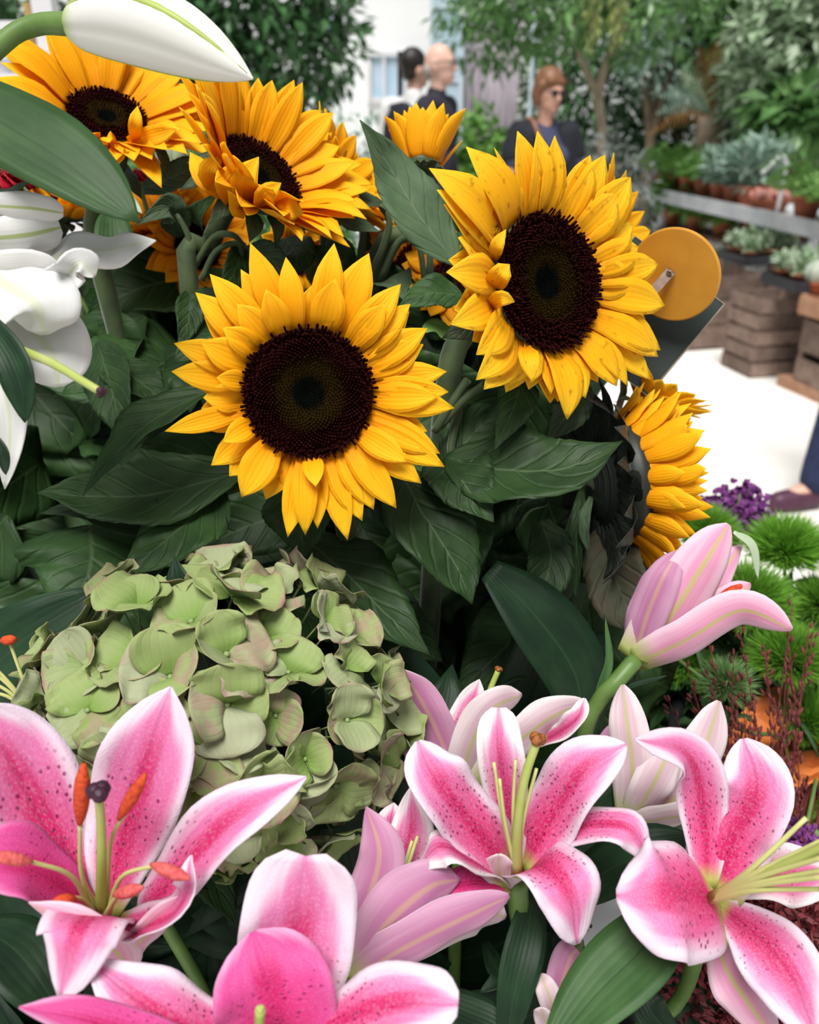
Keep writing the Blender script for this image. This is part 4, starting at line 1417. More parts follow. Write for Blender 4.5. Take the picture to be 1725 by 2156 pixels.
s11 = sunflower('orange sunflower behind the thick curved stem', 415, 520, .76, (.3, .3, .85), 48, None, num=26, Lpx=95, elev=30, hw=25, mat='petal_orange', nflor=200, stem=[(430, 680, .78)], seed=11)
s12 = sunflower('orange sunflower below the broad lily leaf tip', 335, 462, .76, (-.4, .6, .6), 45, None, num=26, Lpx=85, elev=30, hw=24, mat='petal_orange', nflor=150, stem=[(330, 640, .78)], seed=12)
s13 = sunflower('small sunflower in shade between the two tall stems', 622, 540, .78, (.5, .0, .8), 36, None, num=22, Lpx=60, elev=15, hw=20, nflor=120, stem=[(620, 700, .8)], seed=13)
s14 = sunflower('sunflower peeping out above the white lily', 135, 440, .76, (.1, .7, .4), 45, None, num=24, Lpx=70, elev=45, hw=22, nflor=80, stem=[(150, 600, .78)], seed=14)
s15 = sunflower('sunflower with a dark centre near the pointed upright leaf', 770, 430, .76, (.2, .75, .5), 50, None, num=26, Lpx=80, elev=25, hw=24, mat='petal_orange', nflor=150, stem=[(780, 600, .78)], seed=15)
s16 = sunflower('orange sunflower peeking between two big sunflowers', 945, 590, .72, (.1, .3, .9), 38, None, num=22, Lpx=70, elev=20, hw=24, mat='petal_orange', nflor=80, stem=[(940, 700, .75)], seed=16)

# leaves of the sunflowers, traced one by one
sleaf(s1, [(190, 1105, .60), (188, 1200, .575), (120, 1350, .555)], 158, shape='heart', nrm=(0, .7, 1), cup=-.3)
sleaf(s1, [(474, 1036, .60), (370, 1120, .575), (252, 1222, .56)], 86, nrm=(-.2, .6, 1))
sleaf(s1, [(520, 990, .60), (330, 1040, .585), (200, 1045, .575), (78, 1036, .565)], 92, nrm=(0, .6, 1), fold=.15)
sleaf(s1, [(470, 1020, .60), (330, 1090, .59), (190, 1070, .585), (85, 1080, .58)], 60, nrm=(0, .9, 1))
sleaf(s1, [(455, 815, .56), (330, 880, .545), (255, 945, .535), (172, 1045, .53)], 52, nrm=(-.5, .7, 1), fold=.35, cup=.2)
sleaf(s4, [(205, 720, .64), (235, 820, .60), (262, 935, .59)], 60, nrm=(-.5, .2, 1))
sleaf(s4, [(230, 760, .64), (290, 800, .61), (350, 850, .60)], 62, nrm=(.2, .5, 1))
sleaf(s2, [(938, 962, .60), (1060, 990, .575), (1190, 985, .56), (1312, 928, .565)], 104, nrm=(0, .75, 1), cup=.25, fold=.1)
sleaf(s2, [(945, 965, .60), (985, 1030, .57), (1040, 1100, .56)], 80, nrm=(0, .6, 1), shape='heart')
sleaf(s2, [(1100, 790, .585), (1085, 850, .575), (1042, 948, .57)], 46, nrm=(.3, .2, 1))
sleaf(s2, [(1180, 800, .60), (1200, 860, .60), (1150, 930, .60)], 50, mats=SG, nrm=(.3, .3, 1))
sleaf(s2, [(935, 990, .61), (1010, 900, .61), (1090, 860, .61)], 60, nrm=(0, .5, 1))
sleaf(s1, [(840, 985, .60), (890, 1080, .575), (960, 1190, .57), (994, 1272, .57)], 92, nrm=(.3, .45, 1), cup=.4)
sleaf(s1, [(985, 1090, .61), (990, 1150, .60), (985, 1230, .60)], 56, nrm=(0, .6, 1), shape='heart')
sleaf(s1, [(625, 1120, .61), (720, 1200, .585), (810, 1290, .57), (906, 1380, .565)], 96, nrm=(.3, .6, 1), cup=.25)
sleaf(s1, [(600, 1010, .59), (630, 1090, .585), (640, 1180, .585)], 75, nrm=(0, .3, 1))
sleaf(s2, [(1085, 1110, .62), (1110, 1060, .60), (1150, 1040, .60)], 46, nrm=(-.4, -.6, 1), mats=SG, cup=2.6, ruffle=0, shape='blunt', nu=12)
sleaf(s7, [(1140, 1095, .63), (1160, 1180, .615), (1120, 1300, .61)], 52, nrm=(.2, .4, 1), shape='long')
sleaf(s7, [(1225, 1030, .65), (1215, 1120, .64), (1212, 1262, .635)], 17, shape='long', nrm=(-.4, .2, 1))
sleaf(s7, [(1290, 1090, .66), (1290, 1190, .635), (1335, 1320, .62)], 66, mats=SB, shape='blunt', nrm=(-.2, .3, 1), crumple=.12)
sleaf(s7, [(1245, 1045, .645), (1230, 1100, .635), (1238, 1160, .63)], 14, shape='long', mats=SG, nrm=(-.5, .2, 1))
sleaf(s7, [(1262, 985, .64), (1285, 985, .63), (1312, 1000, .625)], 18, mats=SL, nrm=(0, .5, 1))
sleaf(s6, [(965, 560, .63), (880, 450, .625), (820, 350, .62), (758, 252, .60)], 66, mats=SG, nrm=(.45, .2, 1), fold=.12, cup=.15)
sleaf(s2, [(975, 622, .61), (905, 618, .60), (836, 650, .59)], 42, nrm=(.1, .6, 1))
sleaf(s2, [(955, 720, .62), (915, 695, .61), (885, 700, .60)], 28, mats=('f_light', 'sunleaf_back'), nrm=(0, .7, 1), cup=.9)
sleaf(s3, [(400, 610, .655), (398, 670, .64), (378, 735, .635)], 32, nrm=(.2, .1, 1))
sleaf(s3, [(515, 510, .66), (495, 570, .645), (462, 640, .64)], 30, nrm=(.4, .1, 1))
sleaf(s3, [(520, 520, .66), (575, 550, .64), (605, 610, .63)], 34, mats=SG, nrm=(-.3, .3, 1))
sleaf(s3, [(385, 500, .66), (365, 455, .64), (350, 440, .63), (285, 475, .62)], 40, mats=SG, nrm=(0, .3, 1), cup=.8)
sleaf(s3, [(425, 480, .655), (420, 450, .64), (460, 405, .63)], 26, mats=SL, nrm=(-.6, .2, 1), cup=.9)
sleaf(s5, [(815, 440, .68), (770, 425, .665), (695, 440, .655)], 24, mats=SG, nrm=(0, .8, 1), cup=.7)
sleaf(s5, [(700, 430, .68), (745, 470, .665), (800, 488, .66)], 28, mats=SG, nrm=(.2, .6, 1), cup=.5)
sleaf(s5, [(630, 465, .68), (670, 480, .66), (705, 498, .655)], 22, mats=SG, nrm=(0, .6, 1))
sleaf(s6, [(800, 600, .70), (830, 590, .66), (850, 630, .64)], 45, mats=SG, nrm=(0, .6, 1))
sleaf(s5, [(600, 500, .70), (625, 540, .68), (615, 580, .68)], 45, nrm=(0, .4, 1))
sleaf(s3, [(690, 480, .72), (715, 540, .70), (735, 600, .70)], 36, shape='long', nrm=(.2, .1, 1))
sleaf(s4, [(250, 330, .69), (270, 380, .66), (300, 420, .65)], 24, mats=SG, nrm=(.5, .3, 1), cup=.7)
sleaf(s4, [(310, 300, .67), (340, 330, .655), (355, 375, .65)], 18, mats=SG, nrm=(.6, .3, 1), cup=.8)
sleaf(s4, [(300, 400, .70), (370, 370, .69), (440, 340, .69)], 35, shape='long', mats=SG, nrm=(0, .5, 1))
# arched leaf stalks on the thick stems
for pts in ([(410, 560, .655), (450, 500, .645), (490, 495, .64), (515, 520, .655)], [(425, 590, .655), (455, 530, .648), (500, 512, .65), (510, 540, .655)],
            [(405, 560, .655), (398, 500, .645), (372, 450, .64)], ):
    tube('leaf_stalk', s3, [P(*q) for q in pts], [.0028, .0024, .002], 'stem', 6)
for pts in ([(765, 610, .70), (800, 540, .69), (820, 470, .68), (800, 430, .675)], [(800, 590, .70), (840, 510, .69), (880, 510, .685), (895, 600, .69)],
            [(750, 600, .70), (760, 530, .695), (768, 470, .69)], [(900, 620, .70), (905, 560, .69), (905, 520, .69)]):
    tube('leaf_stalk', s6, [P(*q) for q in pts], [.0036, .003, .0026], 'stem', 6)
tube('leaf_stalk', s2, [P(985, 800, .60), P(945, 860, .595), P(915, 910, .60)], [.003, .003], 'stem', 6)
tube('leaf_stalk', s2, [P(1035, 800, .60), P(975, 845, .595), P(925, 900, .60)], [.003, .003], 'stem', 6)
tube('leaf_stalk', s2, [P(968, 850, .61), P(950, 960, .605), P(1000, 975, .59)], [.003, .0025], 'stem', 6)
tube('leaf_stalk', s1, [P(560, 1000, .60), P(500, 1030, .60), P(474, 1036, .60)], [.0025, .002], 'stem', 6)

# shaded inner foliage of the bunch: shared leaf meshes
FILL = []
for k in range(3):
    vv, ff, uv, mi = blade_mesh([V((0, 0, 0)), V((.02 * k, .4, .08)), V((0, .75, .05)), V((0, 1, -.08))], .38, V((0, 0, 1)), 'heart' if k < 2 else 'ovate', cup=.4 + .2 * k, nu=6, nv=12, ruffle=.15, thick=.004, seed=k)
    me_o = mk('leaf', vv, ff, ['sunleaf', 'sunleaf_back'], s1, uv, mi, local=True)
    FILL.append(me_o)
LFILL = []
for k in range(2):
    vv, ff, uv, mi = blade_mesh([V((0, 0, 0)), V((.02, .35, .1)), V((0, .7, .08)), V((0, 1, -.12))], .16, V((0, 0, 1)), 'long', cup=.5, nu=4, nv=10, thick=.003, seed=k)
    LFILL.append((vv, ff, uv, mi))


def put_fill(src, parent, p, size, tip, N):
    T = tip.normalized()
    s = T.cross(N)
    if s.length < .05:
        s = T.orthogonal()
    s.normalize()
    n = s.cross(T)
    M4 = Matrix((s, T, n)).transposed().to_4x4()
    return inst(src, 'leaf', parent, Matrix.Translation(p) @ M4 @ Matrix.Scale(size, 4))


owners = [s1, s2, s3, s4, s7, s5, s10, s11, s6, s12, s13, s15]
rf = random.Random(21)
cnt = 0
for gy in range(20):
    for gx in range(14):
        px_ = -80 + gx * 104 + rf.uniform(-50, 50)
        py_ = 590 + (gy % 10) * 104 + rf.uniform(-40, 40)
        if px_ > 1330 - max(0, 600 - py_):
            continue
        if px_ > 1180 and py_ < 1100:
            continue
        dd = rf.uniform(.70, .80) if gy < 10 else rf.uniform(.80, .92)
        p = P(px_, py_, dd)
        tip = V((rf.uniform(-1, 1), rf.uniform(-.6, .1), rf.uniform(-1.0, .1)))
        N = V((rf.uniform(-.5, .5), -1, rf.uniform(.0, 1.0)))
        src = FILL[cnt % 3]
        sz = rf.uniform(.08, .12) if gy < 10 else rf.uniform(.11, .15)
        if cnt < 3:
            p0 = src
            T = tip.normalized(); s = T.cross(N).normalized(); n = s.cross(T)
            src.matrix_local = Matrix.Translation(-ORG[s1.name]) @ Matrix.Translation(p) @ Matrix((s, T, n)).transposed().to_4x4() @ Matrix.Scale(sz, 4)
        else:
            put_fill(src, owners[cnt % len(owners)], p, sz, tip, N)
        cnt += 1

# ================================================================== hydrangea
HC = P(465, 1500, .55)
hroot = thing('hydrangea', 'green mophead hydrangea with pink-edged florets between sunflower and pink lilies', 'hydrangea', V((BUCKET_B.x - .06, BUCKET_B.y + .05, .62)))
tube('stem', hroot, [HC, HC + V((.01, .01, -.08)), V((BUCKET_B.x - .06, BUCKET_B.y + .06, .9)), V((BUCKET_B.x - .06, BUCKET_B.y + .05, .62))], [.006, .006, .006], 'pedicel')
sep_src = []
for k in range(5):
    vv, ff, uv, mi = blade_mesh([V((0, .0008, 0)), V((.0, .008, .0010 + .0008 * (k % 3))), V((0, .0165, .0012 + .0008 * (k % 2))), V((0, .0225 + .001 * (k % 2), .0018 - .0016 * (k % 3)))], .0142 + .0008 * (k % 3), V((0, 0, 1)), 'round',
                                cup=(.25, .5, -.1, .65, .1)[k], nu=8, nv=11, ruffle=.08 + .03 * k, rfreq=7 + 2 * k, thick=.0003, seed=k + 3, crumple=.06)
    sep_src.append((vv, ff, uv, mi))
sep_mesh = []
rh = random.Random(5)
AX, AY, AZ = 352 / F * .55, 292 / F * .55, .085
nfl = 128
kept = 0
flo_me = None
for i in range(nfl):
    zz = 1 - 2 * (i + .5) / nfl
    ph = i * math.pi * (3 - math.sqrt(5))
    q = V((math.cos(ph) * math.sqrt(1 - zz * zz), math.sin(ph) * math.sqrt(1 - zz * zz), zz))
    # local ellipsoid axes: image right, image up, towards camera
    if q.z < -.30:
        continue
    if kept >= 74:
        break
    sag = 1.0
    jit = rh.uniform(.90, 1.08)
    wld = HC + (RIGHT * (q.x * AX) + UP * (q.y * AY) - FWD * (q.z * AZ)) * jit
    if q.x < -.1 and q.y < -.55:
        continue
    nn = (RIGHT * (q.x / AX) + UP * (q.y / AY) - FWD * (q.z / AZ)).normalized()
    nn = (nn + V((rh.uniform(-.35, .35), rh.uniform(-.35, .35), rh.uniform(-.2, .4)))).normalized()
    x, y, z = frame_of(nn)
    Mf = Matrix((x, y, z)).transposed().to_4x4()
    M4 = Matrix.Translation(wld) @ Mf @ Matrix.Rotation(rh.uniform(0, 6.28), 4, 'Z') @ Matrix.Scale(rh.uniform(.82, 1.16), 4)
    if flo_me is None:
        g = join_geo([ell_geo(V((0, 0, .0012)), (.0017, .0017, .0015), None, 8, 5), tube_geo([V((0, 0, 0)), V((0, .001, -.012)), V((0, .004, -.035))], [.0007], 5, 4)])
        fo = mk('floret', g[0], g[1], 'pedicel', hroot, local=True)
        flo_me = fo
        for s in sep_src:
            me = bpy.data.meshes.new('sepal')
            me.from_pydata([tuple(v) for v in s[0]], [], s[1])
            me.materials.append(MAT['sepal'])
            ul = me.uv_layers.new(name='UVMap')
            flat = []
            for l in me.loops:
                flat += s[2][l.vertex_index]
            ul.data.foreach_set('uv', flat)
            me.polygons.foreach_set('use_smooth', [True] * len(me.polygons))
            sep_mesh.append(me)
    else:
        fo = flo_me.copy()
        fo.name = 'floret'
        COL.objects.link(fo)
        fo.parent = hroot
    fo.matrix_local = Matrix.Translation(-ORG[hroot.name]) @ M4
    tilt = rh.uniform(.1, .6)
    for s in range(4):
        so = bpy.data.objects.new('sepal', sep_mesh[rh.randrange(5)])
        COL.objects.link(so)
        so.parent = fo
        sc = rh.uniform(.85, 1.15)
        so.matrix_local = Matrix.Rotation(s * math.pi / 2 + rh.uniform(-.2, .2), 4, 'Z') @ Matrix.Translation((0, 0, .0006 * (s % 2))) @ Matrix.Rotation(tilt + rh.uniform(-.3, .35), 4, 'X') @ Matrix.Rotation(rh.uniform(-.3, .3), 4, 'Y') @ Matrix.Scale(sc, 4)
    kept += 1
for pts, hw in (([(560, 1640, .62), (640, 1780, .60), (690, 1880, .60)], 70), ([(420, 1650, .62), (430, 1800, .6), (500, 1950, .60)], 70)):
    pb('leaf', hroot, pts, hw, SL, (0, .6, 1), shape='ovate', nu=8, nv=24, serr=.05, cup=.3)

# ================================================================== lilies
LB = ('lily', 'lily_back')
LH = ('lily_hot', 'lily_back')
LW = ('lily_white', 'lily_back_pale')


def lily_root(label, pix, d, group='pink lilies', cat='lily'):
    c = P(pix[0], pix[1], d)
    foot = V((BUCKET_B.x + max(-.1, min(.1, (c.x - BUCKET_B.x) * .4)), BUCKET_B.y + max(-.07, min(.08, (c.y - BUCKET_B.y) * .5)), .62))
    return thing('lily', label, cat, foot, group)


def lily_stem(root, pix, r=.0045):
    pts = [P(*q) for q in pix]
    foot = ORG[root.name]
    l = pts[-1]
    mid = V((l.x * .5 + foot.x * .5, l.y * .5 + foot.y * .5, min(l.z - .05, .95)))
    tube('stem', root, pts + [mid, foot], [r * 1.1, r, r], 'lstem', 8, 18)


def petal(root, pix, hw, d=None, mats=LB, nrm=(0, 0, 1), shape='lily', **kw):
    kw.setdefault('nu', 10)
    kw.setdefault('nv', 22)
    kw.setdefault('cup', .45)
    kw.setdefault('ruffle', .13)
    kw.setdefault('rfreq', 13)
    kw.setdefault('seed', len(root.children) * 7 + 1)
    kw.setdefault('thick', .0007)
    kw.setdefault('crumple', .035)
    kw.setdefault('fold', .0)
    return pb('petal', root, pix, hw, mats, nrm, d, shape=shape, **kw)


def stamen(root, pix, anther=None, r=.0011, mat='filament', amat='anther', ra=.0027):
    pts = [P(*q) for q in pix]
    f = tube('filament', root, pts, [r * 1.5, r, r * .8], mat, 7, 12)
    if anther:
        a, b = P(*anther[0]), P(*anther[1])
        m = (a + b) / 2
        bow = tocam(m) * .0015
        tube('anther', root, [a, a.lerp(b, .3) + bow, a.lerp(b, .7) + bow, b], [ra * .35, ra, ra, ra * .3], amat, 8, 10)


def pistil(root, pix, r=.0022, smat='stigma', rs=.0058, mat='style'):
    pts = [P(*q) for q in pix]
    tube('style', root, pts, [r * 1.3, r, r * .95], mat, 8, 12)
    t = (pts[-1] - pts[-2]).normalized()
    x, y, z = frame_of(t)
    M3 = Matrix((x, y, z)).transposed()
    parts = []
    for k in range(3):
        a = k * 2.094
        parts.append(ell_geo(pts[-1] + M3 @ V((math.cos(a) * rs * .32, math.sin(a) * rs * .32, rs * .1)), (rs * .66, rs * .66, rs * .62), M3, 8, 6))
    solid('stigma', join_geo(parts), smat, root, True)


# -- big lily bottom left
l1 = lily_root('big pink lily with rust-red anthers under the green hydrangea', (215, 1920), .42)
petal(l1, [(228, 1930, .43), (262, 1770, .435), (315, 1590, .425), (360, 1446, .425)], 104, mats=LB, nrm=(-.1, .25, 1), cup=.35)
petal(l1, [(200, 1900, .43), (110, 1760, .425), (20, 1590, .415), (-45, 1480, .41)], 108, nrm=(.3, .2, 1), cup=.35)
petal(l1, [(290, 1950, .43), (350, 1870, .42), (480, 1730, .405), (645, 1636, .40)], 74, nrm=(-.3, .35, 1), cup=.4)
petal(l1, [(210, 1930, .43), (110, 1850, .405), (20, 1815, .39), (-90, 1850, .375)], 86, mats=LH, nrm=(.2, .7, 1), cup=.35)
petal(l1, [(226, 1935, .43), (190, 1925, .385), (155, 1975, .362), (126, 2100, .366)], 92, nrm=(0, .9, .7), shape='wide', cup=[.2, -.15, -.55, -.4])
petal(l1, [(240, 1945, .43), (320, 1945, .40), (385, 1900, .385), (402, 1800, .39)], 62, nrm=(-.6, .75, .45), cup=.6, shape='long')
petal(l1, [(262, 2055, .44), (250, 2010, .415), (180, 1960, .385), (60, 1900, .38)], 55, mats=('lily_back', 'lily'), nrm=(-.2, -.8, 1), shape='long', cup=-.4)
petal(l1, [(262, 2055, .44), (290, 1990, .415), (350, 1930, .40), (395, 1880, .395)], 42, mats=('lily_back', 'lily'), nrm=(.3, -.8, 1), shape='long', cup=-.4)
pistil(l1, [(212, 1925, .42), (214, 1820, .395), (213, 1740, .385), (208, 1668, .375)])
stamen(l1, [(205, 1925, .42), (172, 1840, .40), (168, 1730, .385)], ((168, 1735, .385), (176, 1608, .378)), ra=.0034)
stamen(l1, [(225, 1925, .42), (232, 1780, .40), (262, 1715, .385)], ((250, 1725, .385), (308, 1628, .378)))
stamen(l1, [(195, 1925, .42), (150, 1845, .39), (60, 1812, .37)], ((68, 1815, .37), (-20, 1800, .362)), amat='anther_pink')
stamen(l1, [(228, 1925, .42), (255, 1848, .395), (325, 1822, .38)], ((318, 1820, .38), (400, 1850, .37)), amat='anther_pink')
stamen(l1, [(205, 1930, .42), (175, 1895, .40), (150, 1890, .39)], ((160, 1893, .39), (108, 1900, .383)))
stamen(l1, [(220, 1930, .42), (245, 1890, .40), (262, 1885, .39)], ((240, 1885, .395), (302, 1868, .385)), amat='anther_pink')
lily_stem(l1, [(225, 1930, .43), (258, 2050, .44), (280, 2130, .47)])

# -- lily at the bottom middle
l2 = lily_root('deep pink freckled lily with a blunt upright petal, below the hydrangea', (560, 2170), .38)
petal(l2, [(570, 2230, .40), (605, 2090, .395), (628, 1950, .39), (645, 1790, .385)], 122, mats=LB, nrm=(.05, .3, 1), shape='notch', cup=.3, notch=.12)
petal(l2, [(590, 2250, .385), (585, 2140, .375), (562, 2050, .375), (532, 1962, .382)], 128, mats=LH, nrm=(-.1, .3, 1), shape='wide', cup=.4)
petal(l2, [(560, 2240, .39), (430, 2180, .37), (300, 2110, .365), (185, 2020, .37)], 84, nrm=(.1, .7, .9), shape='long', cup=.5, ruffle=.2)
petal(l2, [(590, 2240, .39), (720, 2150, .37), (850, 2110, .36), (965, 2115, .355)], 82, nrm=(-.1, .6, 1), shape='blunt', cup=.3, ruffle=.16)
petal(l2, [(540, 2260, .38), (380, 2210, .355), (200, 2150, .345), (40, 2120, .34)], 50, mats=('lily_hot', 'lily_back'), nrm=(0, .8, .8))
pistil(l2, [(548, 2250, .38), (545, 2190, .365), (548, 2125, .352)], smat='style', rs=.002)
for q in (-40, 30, 60):
    stamen(l2, [(550 + q * .2, 2250, .38), (550 + q, 2210, .36), (550 + 1.5 * q, 2185, .35)], ((550 + 1.4 * q, 2190, .35), (550 + 1.9 * q, 2170, .345)))
lily_stem(l2, [(560, 2225, .40), (575, 2290, .43)])

# -- lily in the middle (anthers gone)
l3 = lily_root('white-edged crimson lily without anthers, curled petals, beside hydrangea edge', (1090, 1820), .47)
petal(l3, [(1085, 1830, .475), (1068, 1690, .475), (1052, 1580, .47), (1050, 1490, .48)], 52, mats=LW, nrm=(.1, .2, 1), shape='blunt', cup=.5)
petal(l3, [(1098, 1830, .475), (1165, 1715, .465), (1230, 1620, .455), (1318, 1568, .455)], 72, mats=LB, nrm=(-.3, .3, 1), shape='wide', cup=.4)
petal(l3, [(1078, 1840, .475), (990, 1730, .455), (920, 1640, .445), (880, 1560, .455)], 74, mats=LB, nrm=(.35, .25, 1), shape='wide', cup=.3)
petal(l3, [(1070, 1860, .475), (990, 1810, .445), (925, 1780, .435), (878, 1830, .435)], 52, mats=LW, nrm=(.1, .9, .4), cup=[.3, .2, -.5, -.6], ruffle=.25)
petal(l3, [(1075, 1870, .475), (1010, 1860, .45), (955, 1868, .44), (920, 1880, .44)], 42, mats=LH, nrm=(.2, .6, .9), ruffle=.3)
petal(l3, [(1098, 1840, .475), (1150, 1825, .445), (1200, 1880, .43), (1216, 1988, .435)], 78, mats=LB, nrm=(.2, .6, .9), cup=[.4, .2, -.2, -.3], shape='wide', fold=.15)
petal(l3, [(1105, 1830, .475), (1210, 1745, .46), (1320, 1740, .445), (1372, 1815, .445)], 52, mats=LB, nrm=(.1, .8, .7), cup=[.4, .2, -.2, -.3], ruffle=.15)
petal(l3, [(1085, 1900, .485), (1055, 1850, .465), (1050, 1800, .455)], 40, mats=('lily_back_pale', 'lily'), nrm=(0, -.3, 1), shape='wide', cup=-.5)
pistil(l3, [(1088, 1840, .465), (1090, 1740, .45), (1105, 1640, .44), (1132, 1558, .435)], r=.0024, smat='stigma_orange', rs=.0048)
for t in ((1040, 1605), (1052, 1640), (1086, 1600), (1130, 1618), (1108, 1625)):
    stamen(l3, [(1088, 1840, .465), ((1088 + t[0]) / 2 - 6, (1830 + t[1]) / 2, .45), (t[0], t[1], .442)])
lily_stem(l3, [(1088, 1850, .478), (1095, 1930, .485), (1115, 2020, .49)], .0055)

# -- lily on the right
l4 = lily_root('large pink lily on the right with long pale stamens and spotted petals', (1500, 1890), .45)
petal(l4, [(1490, 1870, .46), (1482, 1720, .46), (1450, 1590, .445), (1338, 1556, .425)], 58, nrm=(.15, .35, 1), cup=[.4, .5, .2, -.2], shape='long')
petal(l4, [(1500, 1880, .46), (1545, 1760, .455), (1590, 1660, .45), (1566, 1555, .46)], 86, nrm=(-.15, .25, 1), cup=.3, shape='wide')
petal(l4, [(1515, 1890, .46), (1455, 1885, .425), (1390, 1885, .41), (1298, 1885, .415)], 132, mats=LB, nrm=(.2, .2, 1), shape='wide', cup=[-.3, -.4, -.4, -.3])
petal(l4, [(1515, 1880, .465), (1620, 1850, .47), (1690, 1845, .465), (1775, 1840, .455)], 66, mats=LW, nrm=(-.2, .3, 1), cup=.4)
petal(l4, [(1512, 1905, .455), (1590, 1970, .44), (1665, 2060, .425), (1722, 2200, .42)], 82, mats=LB, nrm=(-.2, .1, 1), cup=.4)
petal(l4, [(1500, 1950, .465), (1530, 2040, .455), (1575, 2110, .45), (1640, 2200, .45)], 56, mats=('lily_back', 'lily'), nrm=(-.2, 0, 1), cup=-.4)
pistil(l4, [(1500, 1890, .44), (1600, 1840, .41), (1690, 1805, .39), (1790, 1750, .372)], smat='stigma', r=.0024)
for t in ((1698, 1722, .40), (1735, 1768, .385), (1745, 1830, .38), (1730, 1872, .385), (1750, 1800, .375), (1745, 1845, .375)):
    stamen(l4, [(1498, 1895, .44), (1590, 1835 + (t[1] - 1800) * .35 + 15, .41), t], ((t[0], t[1], t[2]), (t[0] + 45, t[1] - 10, t[2] - .01)) if t[0] > 1726 else None, r=.0014)
lily_stem(l4, [(1490, 1900, .465), (1470, 2000, .50), (1420, 2120, .55)])

# -- lily seen from outside, behind the bottom middle one
l5 = lily_root('dusky pink lily seen from outside with flaring petals, beside white-edged lily', (738, 2045), .44)
LD = ('lily', 'lily_back_dusk')
petal(l5, [(735, 2060, .445), (765, 1930, .44), (800, 1800, .44), (772, 1698, .45)], 58, mats=LD, nrm=(.3, .2, -1), cup=.5, ruffle=.2, shape='long')
petal(l5, [(738, 2060, .445), (810, 1950, .43), (900, 1870, .43), (968, 1850, .44)], 70, mats=LD, nrm=(-.2, .3, -1), cup=.5, shape='long', ruffle=.15)
petal(l5, [(738, 2065, .445), (840, 2000, .43), (960, 1940, .425), (1072, 1885, .43)], 58, mats=LD, nrm=(-.3, .5, -1), cup=.6, shape='wide')
petal(l5, [(810, 1940, .46), (850, 1820, .47), (868, 1740, .475), (866, 1655, .48)], 52, mats=LW, nrm=(.1, .2, 1), shape='long', ruffle=.2)
petal(l5, [(790, 2010, .46), (900, 1960, .465), (1000, 1920, .47), (1065, 1930, .475)], 55, mats=('lily_white', 'lily_back_pale'), nrm=(0, .4, -1), shape='wide')
petal(l5, [(800, 1950, .465), (800, 1830, .475), (822, 1740, .48), (830, 1690, .485)], 40, mats=LW, nrm=(.3, .2, 1), ruffle=.2)
for t in ((880, 1760), (868, 1770), (848, 1775)):
    stamen(l5, [(800, 1950, .455), ((800 + t[0]) / 2 + 8, 1850, .46), (t[0], t[1], .462)])
lily_stem(l5, [(736, 2055, .445), (715, 2120, .46), (700, 2200, .48)], .005)

# -- pale lily behind the white-edged one
l6 = lily_root('pale faded lily turned away behind the white-edged lily', (960, 1640), .55)
LP = ('lily_white', 'lily_back_pale')
petal(l6, [(965, 1660, .56), (930, 1560, .555), (885, 1470, .55), (838, 1405, .545)], 44, mats=('lily', 'lily_back_dusk'), nrm=(.3, .2, -1), shape='long')
petal(l6, [(965, 1660, .555), (995, 1560, .54), (1040, 1490, .535), (1098, 1462, .545)], 46, mats=LP, nrm=(-.2, .4, -1), shape='wide', cup=.5)
petal(l6, [(985, 1660, .555), (1080, 1570, .54), (1160, 1510, .535), (1235, 1478, .54)], 46, mats=LP, nrm=(-.2, .6, -1), shape='wide', cup=.6, ruffle=.2)
petal(l6, [(1140, 1560, .545), (1180, 1540, .53), (1215, 1510, .525), (1232, 1470, .53)], 26, mats=LP, nrm=(-.3, .6, .8), shape='wide')
petal(l6, [(960, 1660, .56), (970, 1560, .57), (990, 1490, .575), (1010, 1430, .58)], 40, mats=LP, nrm=(0, .3, 1), shape='long')
petal(l6, [(940, 1680, .56), (900, 1620, .56), (870, 1560, .56), (860, 1500, .56)], 36, mats=('lily', 'lily_back_dusk'), nrm=(.3, .2, -1), shape='long')
pistil(l6, [(1000, 1560, .57), (1030, 1460, .575), (1050, 1410, .575)], r=.002, smat='stigma_orange', rs=.003)
lily_stem(l6, [(965, 1655, .56), (970, 1760, .58), (960, 1900, .6)])

# -- pale lily behind the right one
l7 = lily_root('pale lily turned away with greenish ribs behind the large right lily', (1328, 1725), .53)
petal(l7, [(1328, 1730, .53), (1332, 1620, .52), (1322, 1530, .52), (1312, 1442, .53)], 46, mats=LP, nrm=(.1, .3, -1), shape='wide', cup=.5)
petal(l7, [(1332, 1728, .53), (1370, 1660, .515), (1400, 1600, .515), (1420, 1540, .525)], 44, mats=LP, nrm=(-.1, .3, -1), shape='wide', cup=.5)
petal(l7, [(1340, 1728, .53), (1420, 1680, .52), (1480, 1580, .525), (1514, 1476, .535)], 56, mats=LP, nrm=(-.3, .3, -1), shape='wide', cup=.4)
petal(l7, [(1335, 1735, .53), (1400, 1722, .515), (1460, 1715, .51), (1520, 1720, .515)], 34, mats=LP, nrm=(-.2, .7, -1), shape='wide', cup=.5)
petal(l7, [(1325, 1725, .54), (1300, 1660, .55), (1290, 1580, .56), (1300, 1520, .565)], 40, mats=('lily', 'lily_back_dusk'), nrm=(.1, .3, -1), shape='wide', cup=.5)
lily_stem(l7, [(1330, 1728, .53), (1320, 1800, .55), (1290, 1900, .58)])

